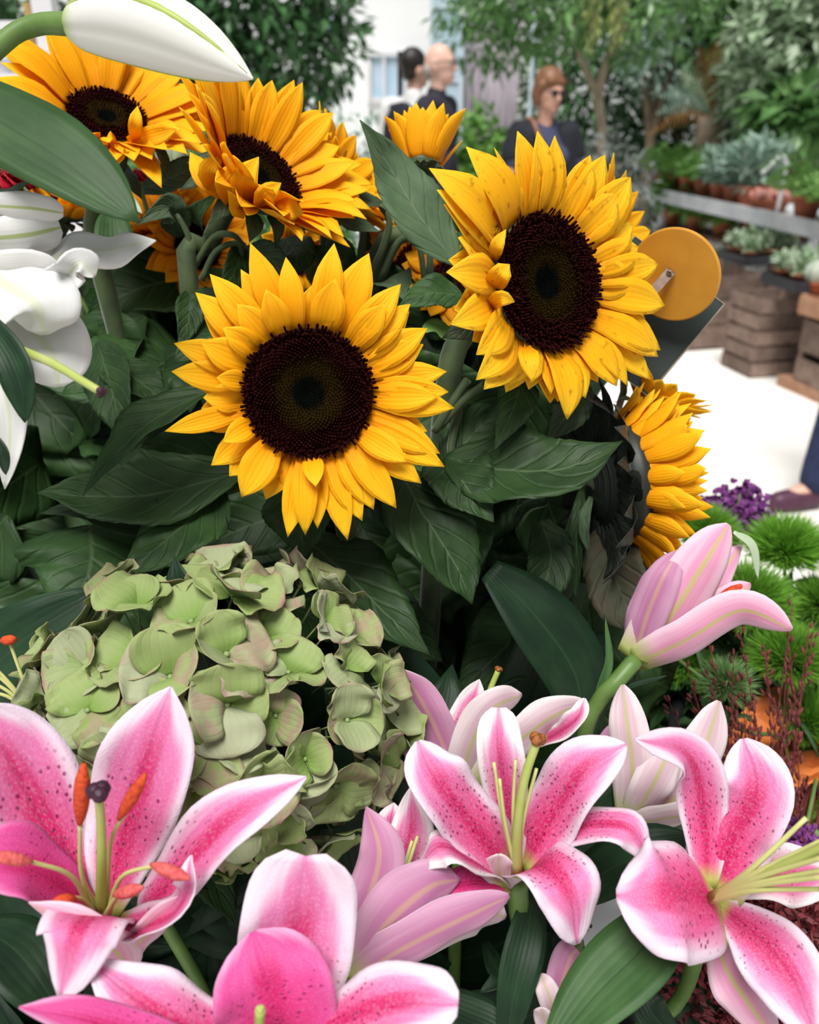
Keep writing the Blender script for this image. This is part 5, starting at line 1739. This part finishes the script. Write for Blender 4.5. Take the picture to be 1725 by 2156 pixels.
# -- lily opening to the right, under the side-on sunflower
DOFF = -.035
l8 = lily_root('half open pink lily with pale green base below the side-on sunflower', (1338, 1388), .60)
petal(l8, [(1338, 1392, .60), (1410, 1300, .59), (1480, 1190, .585), (1534, 1104, .59)], 66, mats=LB, nrm=(-.4, .1, -1), shape='wide', cup=.5, ruffle=.03)
petal(l8, [(1336, 1390, .60), (1362, 1300, .59), (1395, 1220, .585), (1430, 1160, .59)], 42, mats=LD, nrm=(.2, .1, -1), shape='wide', cup=.5, ruffle=.03)
petal(l8, [(1335, 1388, .605), (1350, 1310, .605), (1370, 1240, .61), (1400, 1180, .62)], 38, mats=LD, nrm=(.4, .1, -1), shape='wide', cup=.5)
petal(l8, [(1340, 1395, .60), (1440, 1350, .585), (1560, 1285, .575), (1668, 1325, .57)], 50, mats=LB, nrm=(-.2, .6, -1), shape='wide', cup=.55, ruffle=.03)
petal(l8, [(1345, 1385, .605), (1440, 1310, .62), (1500, 1230, .635), (1560, 1150, .65)], 45, mats=LB, nrm=(-.2, .3, -1), shape='wide', cup=.5)
petal(l8, [(1345, 1388, .605), (1450, 1330, .62), (1530, 1270, .635), (1580, 1230, .65)], 40, mats=LB, nrm=(-.2, .3, -1), shape='wide', cup=.5)
stamen(l8, [(1360, 1370, .60), (1450, 1300, .595), (1512, 1262, .59)], ((1508, 1268, .59), (1562, 1232, .588)), ra=.0034)
lily_stem(l8, [(1338, 1390, .60), (1295, 1440, .595), (1262, 1475, .60), (1225, 1570, .61)], .0052)
pb('leaf', l8, [(1230, 1560, .605), (1265, 1450, .60), (1283, 1390, .60), (1275, 1300, .605)], 10, ('lilyleaf', 'lilyleaf_back'), (.3, .2, 1), shape='long', cup=.3)
pb('leaf', l8, [(1285, 1455, .60), (1340, 1440, .595), (1405, 1422, .59)], 7, ('lilyleaf_dark', 'lilyleaf'), (0, .8, 1), shape='long', cup=.3)
pb('leaf', l8, [(1545, 1120, .64), (1585, 1150, .64), (1597, 1220, .645)], 10, ('f_pale', 'lilyleaf_back'), (.5, .2, 1), shape='long', cup=.3)

DOFF = 0.0
# -- closed small lily near the white card
l9 = lily_root('small half-closed mauve lily under the white-edged lily', (1190, 2140), .47)
petal(l9, [(1185, 2170, .47), (1180, 2090, .465), (1200, 2020, .465), (1215, 2000, .47)], 38, mats=LD, nrm=(0, .2, -1), shape='blunt')
petal(l9, [(1185, 2180, .47), (1165, 2120, .46), (1150, 2080, .46), (1140, 2050, .465)], 26, mats=LP, nrm=(0, .2, -1), shape='wide')
petal(l9, [(1180, 2190, .47), (1150, 2150, .46), (1142, 2120, .455)], 26, mats=LP, nrm=(.2, .2, -1), shape='wide')
lily_stem(l9, [(1185, 2170, .47), (1180, 2240, .49)])

# -- spent lily at the left edge
l10 = lily_root('spent lily with bare pale filaments and an orange anther beside hydrangea', (70, 1500), .50)
for t, an in (((20, 1352), True), ((-20, 1395), True), ((-30, 1430), False), ((-35, 1455), False), ((-20, 1410), False)):
    stamen(l10, [(85, 1530, .51), ((60 + t[0]) / 2 + 12, 1440 + (t[1] - 1352) * .3, .50), (t[0], t[1], .495)], ((t[0] - 18, t[1] - 3, .495), (t[0] + 16, t[1] - 6, .493)) if an else None)
petal(l10, [(90, 1530, .51), (60, 1500, .53), (10, 1500, .54), (-40, 1540, .54)], 30, mats=LP, nrm=(0, .5, 1))
lily_stem(l10, [(85, 1530, .51), (100, 1620, .53)])

# -- white lilies on the left
BW = BUCKET_C
wl = thing('lily', 'open white lily with a long green style at the bunch edge', 'lily', V((BW.x + .03, BW.y, .62)), 'white lilies')
WL = ('wlily', 'wlily_back')
petal(wl, [(-70, 424, .445), (0, 433, .44), (70, 438, .44), (134, 448, .445)], 32, mats=WL, nrm=(0, .3, -1), shape='blunt', cup=.7, ruffle=.08)
petal(wl, [(-70, 500, .45), (0, 500, .445), (70, 492, .447), (128, 478, .45)], 46, mats=WL, nrm=(0, .2, -1), shape='blunt', cup=.6, ruffle=.10)
petal(wl, [(-70, 540, .46), (0, 535, .455), (70, 528, .455), (118, 515, .46)], 40, mats=WL, nrm=(0, -.2, -1), shape='blunt', cup=.6, ruffle=.10)
petal(wl, [(30, 590, .47), (130, 535, .455), (230, 525, .45), (328, 506, .445)], 44, mats=WL, nrm=(.1, .5, 1), shape='long', cup=-.25, ruffle=.3, rfreq=16)
petal(wl, [(-90, 575, .45), (0, 575, .44), (80, 570, .44), (142, 580, .445)], 48, mats=WL, nrm=(0, .5, -1), shape='long', cup=.4, ruffle=.04)
petal(wl, [(90, 610, .45), (140, 580, .44), (170, 555, .435), (200, 582, .44)], 34, mats=WL, nrm=(.3, .3, 1), shape='wide', fold=.4, ruffle=.3, rfreq=18)
petal(wl, [(-60, 520, .455), (0, 590, .435), (75, 640, .43), (95, 705, .44)], 105, mats=WL, nrm=(-.2, .4, 1), shape='wide', cup=-.3)
petal(wl, [(-20, 600, .47), (60, 680, .455), (110, 750, .45), (125, 815, .455)], 96, mats=WL, nrm=(.1, .2, 1), shape='wide', cup=-.3)
petal(wl, [(-60, 720, .45), (0, 800, .44), (22, 900, .44), (10, 1030, .45)], 38, mats=WL, nrm=(-.2, .3, 1), shape='long')
pistil(wl, [(45, 738, .44), (110, 765, .415), (170, 800, .40), (212, 825, .395)], r=.002, rs=.003)
tube('stem', wl, [P(-40, 600, .47), P(-60, 760, .50), V((BW.x + .03, BW.y, .95)), V((BW.x + .03, BW.y, .62))], [.005, .005], 'lstem')
pb('leaf', wl, [(-60, 640, .43), (15, 740, .42), (45, 820, .42), (52, 890, .425)], 40, ('lilyleaf_dark', 'lilyleaf'), (-.5, .3, 1), shape='long', cup=.4)
pb('leaf', wl, [(-60, 880, .42), (0, 950, .415), (12, 1000, .42)], 18, ('lilyleaf_dark', 'lilyleaf'), (-.5, .3, 1), shape='long', cup=.4)

wb = thing('lily_bud', 'closed white lily bud with green ribs on an arched stem', 'lily bud', V((BW.x - .03, BW.y + .02, .62)), 'white lilies')
A0, A1 = P(145, 47, .47), P(533, 166, .44)
ax = (A1 - A0)
Lb = ax.length
ax.normalize()
bx, by, bz = frame_of(ax, tocam(A0))
vv, ff, uvl = [], [], []
prf = [(0, .28), (.04, .50), (.12, .72), (.28, .93), (.45, 1), (.62, .92), (.78, .68), (.9, .38), (.97, .14), (1, .02)]
NS, NA = 30, 48
Rb = 78 / F * .455
for i in range(NS + 1):
    t = i / NS
    r = Rb * prof(prf, t)
    bend = V((0, 0, -1)) * (-.010 * math.sin(math.pi * t))
    for j in range(NA):
        a = 2 * math.pi * j / NA
        a3 = a - math.pi / 3; lobe = 1 + .05 * math.cos(3 * a3) - (.05 * (max(0, -math.cos(3 * a3)) ** 8))
        vv.append(A0 + ax * (t * Lb) + (bx * math.cos(a) + by * math.sin(a)) * r * lobe + bend)
        uvl.append((.5 + .35 * math.sin(1.5 * a3), t))
for i in range(NS):
    for j in range(NA):
        a, b = i * NA + j, i * NA + (j + 1) % NA
        ff.append((a, b, b + NA, a + NA))
bb = NB('lily_bud_white')
u_, v_, _t = bb.uv()
cc = bb.mix(bb.step(v_, 0.16, 0.0), (0.83, 0.83, 0.79), (0.42, 0.55, 0.14))
cc = bb.mix(bb.mth('MULTIPLY', bb.step(bb.mth('ABSOLUTE', bb.mth('SUBTRACT', u_, .5)), .06, .0), .55), cc, (0.50, 0.58, 0.22))
MAT['bud'] = bb.surf(cc, .45, .15, spec=.35)
mk('bud', vv, ff, 'bud', wb, uvl)
for k in range(3):
    a = 2 * math.pi * k / 3 + math.pi / 3
    pts = []
    for t in (0.0, .08, .2, .4, .6, .8, .98):
        r = Rb * prof(prf, t) * 1.05 + .0004
        pts.append(A0 + ax * (t * Lb) + (bx * math.cos(a) + by * math.sin(a)) * r + V((0, 0, .010 * math.sin(math.pi * t))))
    blade('midrib', wb, pts, .0022, bx * math.cos(a) + by * math.sin(a), ('wrib', 'wrib') if 'wrib' in MAT else ('style', 'style'), shape='long', cup=-.6, nu=4, nv=18)
tube('stem', wb, [A0 + ax * .004, P(80, 52, .475), P(10, 88, .475), P(-70, 200, .475), P(-130, 500, .48), V((BW.x - .03, BW.y + .02, .95)), V((BW.x - .03, BW.y + .02, .62))], [.0062, .0052, .0048, .0048], 'lstem', 10, 30)
pb('leaf', wb, [(-140, 150, .45), (0, 255, .435), (150, 350, .425), (293, 468, .42)], 96, ('lilyleaf', 'lilyleaf_back'), (.1, .35, 1), shape='long', cup=.25)
pb('leaf', wb, [(-40, 395, .5), (10, 405, .48), (62, 383, .47)], 16, ('lilyleaf', 'lilyleaf_back'), (0, .7, 1), shape='long')
pb('leaf', wb, [(245, 385, .6), (262, 410, .59), (300, 450, .585)], 14, ('f_pale', 'lilyleaf_back'), (.3, .3, 1), shape='long')
pb('leaf', wb, [(235, 440, .60), (240, 500, .59), (245, 560, .59)], 42, ('lilyleaf', 'lilyleaf_back'), (0, .2, 1), shape='blunt', cup=.5)

# -- leaves of the pink lilies
LL = ('lilyleaf', 'lilyleaf_back')
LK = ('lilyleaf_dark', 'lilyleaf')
pb('leaf', l8, [(1030, 1200, .60), (1130, 1300, .60), (1215, 1430, .605), (1225, 1590, .61)], 82, LK, (.3, .3, 1), shape='long', cup=.3, nv=20)
pb('leaf', l4, [(1420, 1900, .44), (1360, 1990, .43), (1260, 2090, .42), (1140, 2230, .41)], 84, LL, (-.2, .5, 1), shape='long', cup=.3, nv=20)
pb('leaf', l3, [(1125, 1880, .49), (1110, 1970, .47), (1085, 2080, .46), (1060, 2230, .46)], 46, LK, (.3, .4, 1), shape='long', cup=.4)
pb('leaf', l3, [(1180, 1900, .52), (1270, 1840, .51), (1370, 1790, .50), (1460, 1760, .50)], 66, LK, (0, .7, 1), shape='long', cup=.3)
pb('leaf', l1, [(-60, 1950, .46), (20, 1990, .44), (80, 2060, .43), (130, 2140, .43)], 80, LK, (.1, .6, 1), shape='long', cup=.3)
pb('leaf', l2, [(880, 2080, .48), (960, 2120, .47), (1050, 2160, .46), (1120, 2220, .46)], 42, LK, (0, .6, 1), shape='long')
pb('leaf', l5, [(1020, 1980, .52), (1040, 2030, .50), (1050, 2060, .49), (1010, 2090, .485)], 22, LK, (0, .5, 1), shape='long', cup=.6)
pb('leaf', l4, [(1350, 2060, .47), (1370, 2130, .46), (1440, 2200, .46)], 40, LK, (0, .6, 1), shape='long')
LFO = []
fowner = [l1, l2, l3, l4, l5, l6, l7]
cnt = 0
for gy in range(9):
    for gx in range(13):
        px_ = -80 + gx * 125 + rf.uniform(-60, 60)
        py_ = 1560 + gy * 95 + rf.uniform(-40, 40)
        if px_ > 1330 or (px_ > 1230 and py_ > 1890) or (px_ > 1150 and py_ < 1760):
            continue
        dd = rf.uniform(.60, .72)
        p = P(px_, py_, dd)
        tip = V((rf.uniform(-1, 1), rf.uniform(-.5, .3), rf.uniform(-.4, .8)))
        N = V((rf.uniform(-.5, .5), -1, rf.uniform(.2, 1.0)))
        sz = rf.uniform(.13, .18)
        if cnt < 2:
            s = LFILL[cnt]
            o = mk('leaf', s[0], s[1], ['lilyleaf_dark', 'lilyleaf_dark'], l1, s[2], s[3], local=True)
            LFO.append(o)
            T = tip.normalized(); sv = T.cross(N).normalized(); n = sv.cross(T)
            o.matrix_local = Matrix.Translation(-ORG[l1.name]) @ Matrix.Translation(p) @ Matrix((sv, T, n)).transposed().to_4x4() @ Matrix.Scale(sz, 4)
        else:
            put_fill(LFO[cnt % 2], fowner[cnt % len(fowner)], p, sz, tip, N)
        cnt += 1

# ================================================================== sign with ochre disc
sg = thing('price_sign', 'dark slate price board with a round ochre disc clipped on', 'sign', P(1330, 800, .69))
ca, cb, cc_, cdn = P(1527, 640, .655), P(1364, 834, .68), P(1175, 690, .70), P(1338, 496, .675)
nb = (cb - ca).cross(cdn - ca).normalized()
if nb.dot(tocam(ca)) < 0:
    nb = -nb
q4 = [ca, cb, cc_, cdn]
cen = sum(q4, V()) / 4
inn = [cen + (p - cen) * .985 for p in q4]
th = .004
solid('slate', (inn + [p - nb * th for p in inn], [(0, 1, 2, 3), (7, 6, 5, 4), (0, 4, 5, 1), (1, 5, 6, 2), (2, 6, 7, 3), (3, 7, 4, 0)]), 'slate', sg)
fv, fcs = [], []
for p, i_ in zip(q4, inn):
    fv += [p + nb * .0006, i_ + nb * .0006, i_ - nb * th * 1.1, p - nb * th * 1.1]
for k in range(4):
    a, b = k * 4, ((k + 1) % 4) * 4
    for j in range(4):
        fcs.append((a + j, b + j, b + (j + 1) % 4, a + (j + 1) % 4))
solid('edging', (fv, fcs), 'slate_edge', sg)
dc = P(1418, 580, .635)
dn = cam_dir(dc, (-.42, -.30, .86))
x, y, z = frame_of(dn)
M3 = Matrix((x, y, z)).transposed()
Rd = 98 / F * .635
solid('disc_plate', lathe_geo(dc, [(.0001, .0), (Rd * .97, .0), (Rd, -.0006), (Rd, -.0024), (Rd * .97, -.003), (.0001, -.003)], 64, M3), 'ochre', sg)
r1, r2 = P(1414, 570, .632), P(1360, 632, .637)
sv = (r2 - r1).cross(dn).normalized() * .0035
fn = dn * .0012
solid('clip_strip', ([r1 + sv + fn, r1 - sv + fn, r2 - sv + fn, r2 + sv + fn, r1 + sv - fn, r1 - sv - fn, r2 - sv - fn, r2 + sv - fn],
                     [(0, 1, 2, 3), (7, 6, 5, 4), (0, 4, 5, 1), (1, 5, 6, 2), (2, 6, 7, 3), (3, 7, 4, 0)]), 'metal', sg)
rv = P(1410, 575, .6305)
solid('rivet', lathe_geo(rv, [(.0022, 0), (.0022, .0006), (.0014, .0012), (.0009, .0006), (.0001, .0004)], 16, M3), 'metal', sg, True)
tube('stake', sg, [P(1300, 760, .70), P(1290, 900, .72), V((BUCKET_A.x + .09, BUCKET_A.y, .95)), V((BUCKET_A.x + .09, BUCKET_A.y, .64))], [.003], 'slate_edge')

# ================================================================== smaller blooms at right
def stalk_to(o, p, bucket, r=.0018, mat='lstem', spread=.3):
    foot = V((bucket.x + (p.x - bucket.x) * spread, bucket.y + (p.y - bucket.y) * spread, .62))
    return foot


def dianthus_mesh(n, seed):
    rr = random.Random(seed)
    vv, ff = [], []
    for i in range(n):
        z = rr.uniform(-.25, 1)
        a = rr.uniform(0, 6.283)
        dv = V((math.cos(a) * math.sqrt(1 - z * z), math.sin(a) * math.sqrt(1 - z * z), z))
        L = rr.uniform(.75, 1.05)
        sd = dv.orthogonal().normalized()
        sd = Quaternion(dv, rr.uniform(0, 6.28)) @ sd
        bend = V((rr.uniform(-.2, .2), rr.uniform(-.2, .2), rr.uniform(.0, .25)))
        w = rr.uniform(.014, .024)
        k = len(vv)
        p0, p1, p2 = dv * .15, dv * L * .62, dv * L + bend * .5
        vv += [p0 - sd * w, p0 + sd * w, p1 - sd * w * .9, p1 + sd * w * .9, p2]
        ff += [(k, k + 1, k + 3, k + 2), (k + 2, k + 3, k + 4)]
    return vv, ff


def fuzz(label, px_, py_, d, rpx, mat='dianthus', n=900, seed=0):
    c = P(px_, py_, d)
    r = rpx / F * d
    foot = stalk_to(None, c, BUCKET_D)
    root = thing('green_dianthus', label, 'dianthus', foot, 'green dianthus')
    vv, ff = dianthus_mesh(n, seed)
    vv = [c + V((v.x * r, v.y * r, v.z * r * .85)) for v in vv]
    o = mk('fuzz', vv, ff, mat, root, smooth=False)
    o['kind'] = 'stuff'
    g = ell_geo(c - V((0, 0, r * .1)), (r * .35, r * .35, r * .3), None, 10, 6)
    solid('calyx', g, 'lstem', root, True)
    tube('stem', root, [c - V((0, 0, r * .2)), c.lerp(V((foot.x, foot.y, c.z)), .3) - V((0, 0, .06)), V((foot.x, foot.y, .9)), foot], [.002], 'lstem', 6)
    for k in range(3):
        b = c - V((0, 0, r * (.9 + .5 * k)))
        e = V((math.cos(2.1 * k + seed), math.sin(2.1 * k + seed), 0))
        blade('leaf', root, [b, b + e * r * .7 + V((0, 0, .01)), b + e * r * 1.3 - V((0, 0, .01))], .003, V((0, 0, 1)), LL, shape='long', nu=2, nv=6)


DI = [('round bright green dianthus ball standing nearest the pale floor', 1655, 1160, .92, 98), ('bright green dianthus partly behind the half open lily tip', 1490, 1125, .98, 78),
      ('wide bright green dianthus right of the half open lily', 1570, 1270, .86, 112), ('green dianthus beside the red seed sprays', 1660, 1390, .82, 100),
      ('dull grey-green dianthus hanging under the drooping pink petal', 1530, 1440, .74, 72), ('green dianthus at the edge above the orange tissue', 1735, 1275, .9, 84),
      ('green dianthus low beside the orange tissue', 1700, 1520, .84, 84), ('small green dianthus tucked under the side-on sunflower', 1345, 1265, .80, 46),
      ('green dianthus shaded behind the orange tissue', 1740, 1690, .85, 70), ('green dianthus between the lily petals and the pompoms', 1455, 1240, .90, 84),
      ('deep green dianthus low behind the pale turned lily', 1440, 1400, .92, 90), ('shaded green dianthus in the middle of the dianthus bunch', 1580, 1420, .95, 110), ('shaded green dianthus under the red seed sprays', 1560, 1560, .95, 100)]
for k, q in enumerate(DI):
    fuzz(q[0], q[1], q[2], q[3], q[4], 'dianthus_dull' if k == 4 else 'dianthus', 900 if k == 4 else 2600, k)

ug = thing('fern_greenery', 'dark leafy greenery filling the bucket below the dianthus heads', 'greenery', V((BUCKET_D.x, BUCKET_D.y, .62)))
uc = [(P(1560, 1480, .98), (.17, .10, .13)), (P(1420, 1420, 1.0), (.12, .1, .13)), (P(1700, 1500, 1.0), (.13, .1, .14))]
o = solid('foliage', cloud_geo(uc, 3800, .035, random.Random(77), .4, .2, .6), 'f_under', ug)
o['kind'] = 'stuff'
solid('stems', join_geo([tube_geo([V((BUCKET_D.x, BUCKET_D.y, .62)), V((BUCKET_D.x, BUCKET_D.y, .88)), q[0] + V((dx, 0, .03))], [.002], 5, 8) for q in uc for dx in (-.05, 0, .05)]), 'lstem', ug, True)
# purple statice
for k, (px_, py_, d, r, lb) in enumerate(((1550, 1092, 1.12, 78, 'purple statice cluster against the bright floor'), (1470, 1075, 1.2, 34, 'small purple statice sprig beside the larger cluster'),
                                          (1690, 1790, .70, 60, 'purple statice low behind the right lily stamens'))):
    c = P(px_, py_, d)
    R_ = r / F * d
    foot = stalk_to(None, c, BUCKET_D)
    root = thing('purple_statice', lb, 'statice', foot, 'purple statice')
    parts = []
    rr = random.Random(k)
    for i in range(420):
        a, z = rr.uniform(0, 6.28), rr.uniform(-.3, 1)
        dv = V((math.cos(a) * math.sqrt(1 - z * z), math.sin(a) * math.sqrt(1 - z * z), z)) * rr.uniform(.4, 1)
        p = c + dv * R_
        s = R_ * .10
        e1 = V((rr.uniform(-1, 1), rr.uniform(-1, 1), rr.uniform(-1, 1))).normalized()
        e2 = e1.orthogonal()
        e3 = e1.cross(e2)
        parts.append(([p, p + e1 * s + e2 * s, p + e1 * 1.4 * s + e3 * s, p + e1 * s - e2 * s, p + e1 * 1.4 * s - e3 * s], [(0, 1, 2), (0, 2, 3), (0, 3, 4), (0, 4, 1)]))
    g = join_geo(parts)
    o = solid('florets', g, 'purple', root)
    o['kind'] = 'stuff'
    g = join_geo([tube_geo([c - V((0, 0, R_ * 1.2)), c + V((rr.uniform(-1, 1), rr.uniform(-1, 1), rr.uniform(.2, 1))).normalized() * R_ * .9], [.0012], 5, 3) for i in range(9)])
    solid('branches', g, 'lstem', root, True)
    tube('stem', root, [c - V((0, 0, R_ * 1.1)), V((foot.x, foot.y, .9)), foot], [.0018], 'lstem', 6)

# red seed grass
for k in range(9):
    rr = random.Random(300 + k)
    bx_ = 1560 + k * 18 + rr.uniform(-30, 30)
    d = rr.uniform(.66, .78)
    b = P(bx_, 1950, d)
    foot = stalk_to(None, b, BUCKET_D)
    root = thing('red_seed_grass', 'fine dark red grass spray with tiny seed heads in front of green dianthus', 'grass', foot, 'red seed grass sprays')
    tips = [(1430 + rr.uniform(0, 290), 1300 + rr.uniform(0, 330)) for i in range(5)]
    if k == 0:
        tips = [(1405, 1467), (1545, 1365), (1670, 1270), (1505, 1455), (1560, 1420)]
    st, sd_ = [], []
    for t in tips:
        p3 = P(t[0], t[1], d + rr.uniform(-.03, .03))
        p2 = P(bx_ * .5 + t[0] * .5 + rr.uniform(-25, 25), (1950 + t[1]) / 2, d)
        path = cr([b, p2, p3], 24)
        st.append(tube_geo([b, p2, p3], [.0006, .0004], 4, 14))
        for i in range(11, 25):
            T = (path[i] - path[i - 1]).normalized()
            for h in range(2):
                if rr.random() < .6:
                    e = V((rr.uniform(-1, 1), rr.uniform(-1, 1), rr.uniform(-1, 1)))
                    x, y, z = frame_of((T * 1.6 + e * .8).normalized())
                    sd_.append(ell_geo(path[i] + e * .004, (.0013, .0013, .0034), Matrix((x, y, z)).transposed(), 5, 4))
    st.append(tube_geo([b, V((foot.x, foot.y, .9)), foot], [.001], 5, 6))
    o = solid('seeds', join_geo(sd_), 'red_twig', root, True)
    o['kind'] = 'stuff'
    solid('stems', join_geo(st), 'red_twig', root, True)

# burgundy heather bunches
for k, (px_, py_, d, rx, ry, lb) in enumerate(((1450, 2080, .66, 200, 130, 'dark burgundy heather bunch under the right lily'), (1690, 1950, .68, 130, 170, 'burgundy heather bunch behind the spotted right lily petals'),
                                               (1600, 1900, .72, 150, 150, 'burgundy heather bunch between dianthus and right lily'), (1640, 2170, .64, 150, 110, 'burgundy heather bunch at the stall front'))):
    c = P(px_, py_, d)
    HF = V((BUCKET_E.x + (k - 1.5) * .02, BUCKET_E.y + (k % 2) * .02, .62)); root = thing('heather_bunch', lb, 'heather', HF, 'burgundy heather')
    rr = random.Random(70 + k)
    parts, tw = [], []
    for i in range(2600):
        a, z = rr.uniform(0, 6.28), rr.uniform(-1, 1)
        rad = rr.random() ** .4
        dv = V((math.cos(a) * math.sqrt(1 - z * z), math.sin(a) * math.sqrt(1 - z * z), z)) * rad
        p = c + RIGHT * dv.x * rx / F * d + UP * dv.y * ry / F * d + FWD * dv.z * .05
        s = .0022
        e1 = V((rr.uniform(-1, 1), rr.uniform(-1, 1), rr.uniform(-.3, 1))).normalized()
        e2 = e1.orthogonal()
        parts.append(([p, p + e1 * 2 * s + e2 * s * .6, p + e1 * 4 * s, p + e1 * 2 * s - e2 * s * .6], [(0, 1, 2, 3)]))
    o = solid('sprigs', join_geo(parts), 'burgundy', root)
    o['kind'] = 'stuff'
    for i in range(14):
        q = c + RIGHT * rr.uniform(-.9, .9) * rx / F * d + UP * rr.uniform(-.3, .9) * ry / F * d + FWD * rr.uniform(-.04, .04)
        tw.append(tube_geo([HF, HF.lerp(V((c.x, c.y, .9)), .4) + V((0, 0, .2)), q], [.0012, .0008], 5, 8))
    solid('twigs', join_geo(tw), 'red_twig', root, True)

# orange tissue wraps
for k, (pts, hw, lb) in enumerate(((((1640, 1790, .86), (1670, 1690, .85), (1700, 1600, .85), (1720, 1540, .87)), 95, 'crumpled orange tissue paper wrap behind the right lily'),
                                   (((1500, 1660, .84), (1550, 1590, .83), (1600, 1530, .83), (1650, 1450, .85)), 45, 'narrow strip of orange tissue behind red seed grass'))):
    g = blade_mesh([P(*q) for q in pts], hw / F * .85, tocam(P(*pts[1])), 'blunt', cup=-.5, nu=14, nv=18, crumple=.35, ruffle=.25, thick=.0005, seed=4 + k)
    o = mk('tissue_paper', g[0], g[1], ['orange_paper', 'orange_paper'], None, g[2], g[3], smooth=False)
    base_at(o)
    tag(o, lb, 'paper')

# white card under the lilies
cdp = [P(1235, 2010, .56), P(1215, 1900, .57), P(1390, 1850, .57), P(1400, 1990, .56)]
nb = (cdp[1] - cdp[0]).cross(cdp[2] - cdp[0]).normalized()
if nb.dot(tocam(cdp[0])) < 0:
    nb = -nb
wc = thing('price_card', 'white card with small black marks behind the lily petals', 'card', V((cdp[0].x, cdp[0].y, min(p.z for p in cdp))))
solid('card', (cdp + [p - nb * .001 for p in cdp], [(0, 1, 2, 3), (7, 6, 5, 4), (0, 4, 5, 1), (1, 5, 6, 2), (2, 6, 7, 3), (3, 7, 4, 0)]), 'white_paper', wc)
for (ax_, ay_) in ((1236, 1958), (1244, 1950)):
    g = ell_geo(P(ax_, ay_, .561) + nb * .0006, (.0011, .0008, .0016), None, 8, 6)
    solid('printed_mark', g, 'ink', wc, True)

# red carnations behind the broad leaf
for k, (px_, py_, d, r, lb) in enumerate(((38, 385, .72, 46, 'red carnation under the broad lily leaf'), (292, 378, .74, 22, 'small red carnation behind the sunflower stem'))):
    c = P(px_, py_, d)
    R_ = r / F * d
    foot = V((BUCKET_A.x - .11, BUCKET_A.y + .05, .62))
    root = thing('carnation', lb, 'carnation', foot, 'red carnations')
    rr = random.Random(k)
    for i in range(26):
        a, z = i * 2.4, 1 - (i + .5) / 26 * 1.1
        dv = V((math.cos(a) * math.sqrt(max(0, 1 - z * z)), math.sin(a) * math.sqrt(max(0, 1 - z * z)), z))
        blade('petal', root, [c, c + dv * R_ * .6, c + dv * R_ * rr.uniform(.9, 1.1)], R_ * .4, dv.orthogonal(), ('red_rose', 'red_rose'), shape='round', nu=4, nv=6, ruffle=.4, rfreq=20, seed=i)
    tube('stem', root, [c - V((0, 0, R_ * .3)), V((foot.x, foot.y + .02, .95)), foot], [.0022], 'lstem', 6)

# green buds behind the sunflowers
br = thing('bud_spray', 'spray of small green buds between two sunflowers', 'buds', V((BUCKET_A.x - .1, BUCKET_A.y + .05, .62)))
rr = random.Random(9)
for i in range(9):
    c = P(352 + rr.uniform(-22, 40), 320 + rr.uniform(-20, 50), .78)
    x, y, z = frame_of(V((rr.uniform(-.2, .2), 0, 1)))
    solid('bud', ell_geo(c, (.0045, .0045, .011), Matrix((x, y, z)).transposed(), 8, 6), 'f_pale', br, True)
    tube('stem', br, [c - V((0, 0, .01)), P(372, 460, .79)], [.0012], 'lstem', 5)
solid('bud', ell_geo(P(409, 198, .78), (.003, .003, .005), None, 8, 6), 'lily_back', br, True)
tube('stem', br, [P(409, 200, .78), P(405, 300, .79), P(372, 460, .79)], [.001], 'lstem', 5)
tube('stem', br, [P(372, 460, .79), V((BUCKET_A.x - .1, BUCKET_A.y + .05, .95)), V((BUCKET_A.x - .1, BUCKET_A.y + .05, .62))], [.0022], 'lstem', 6)
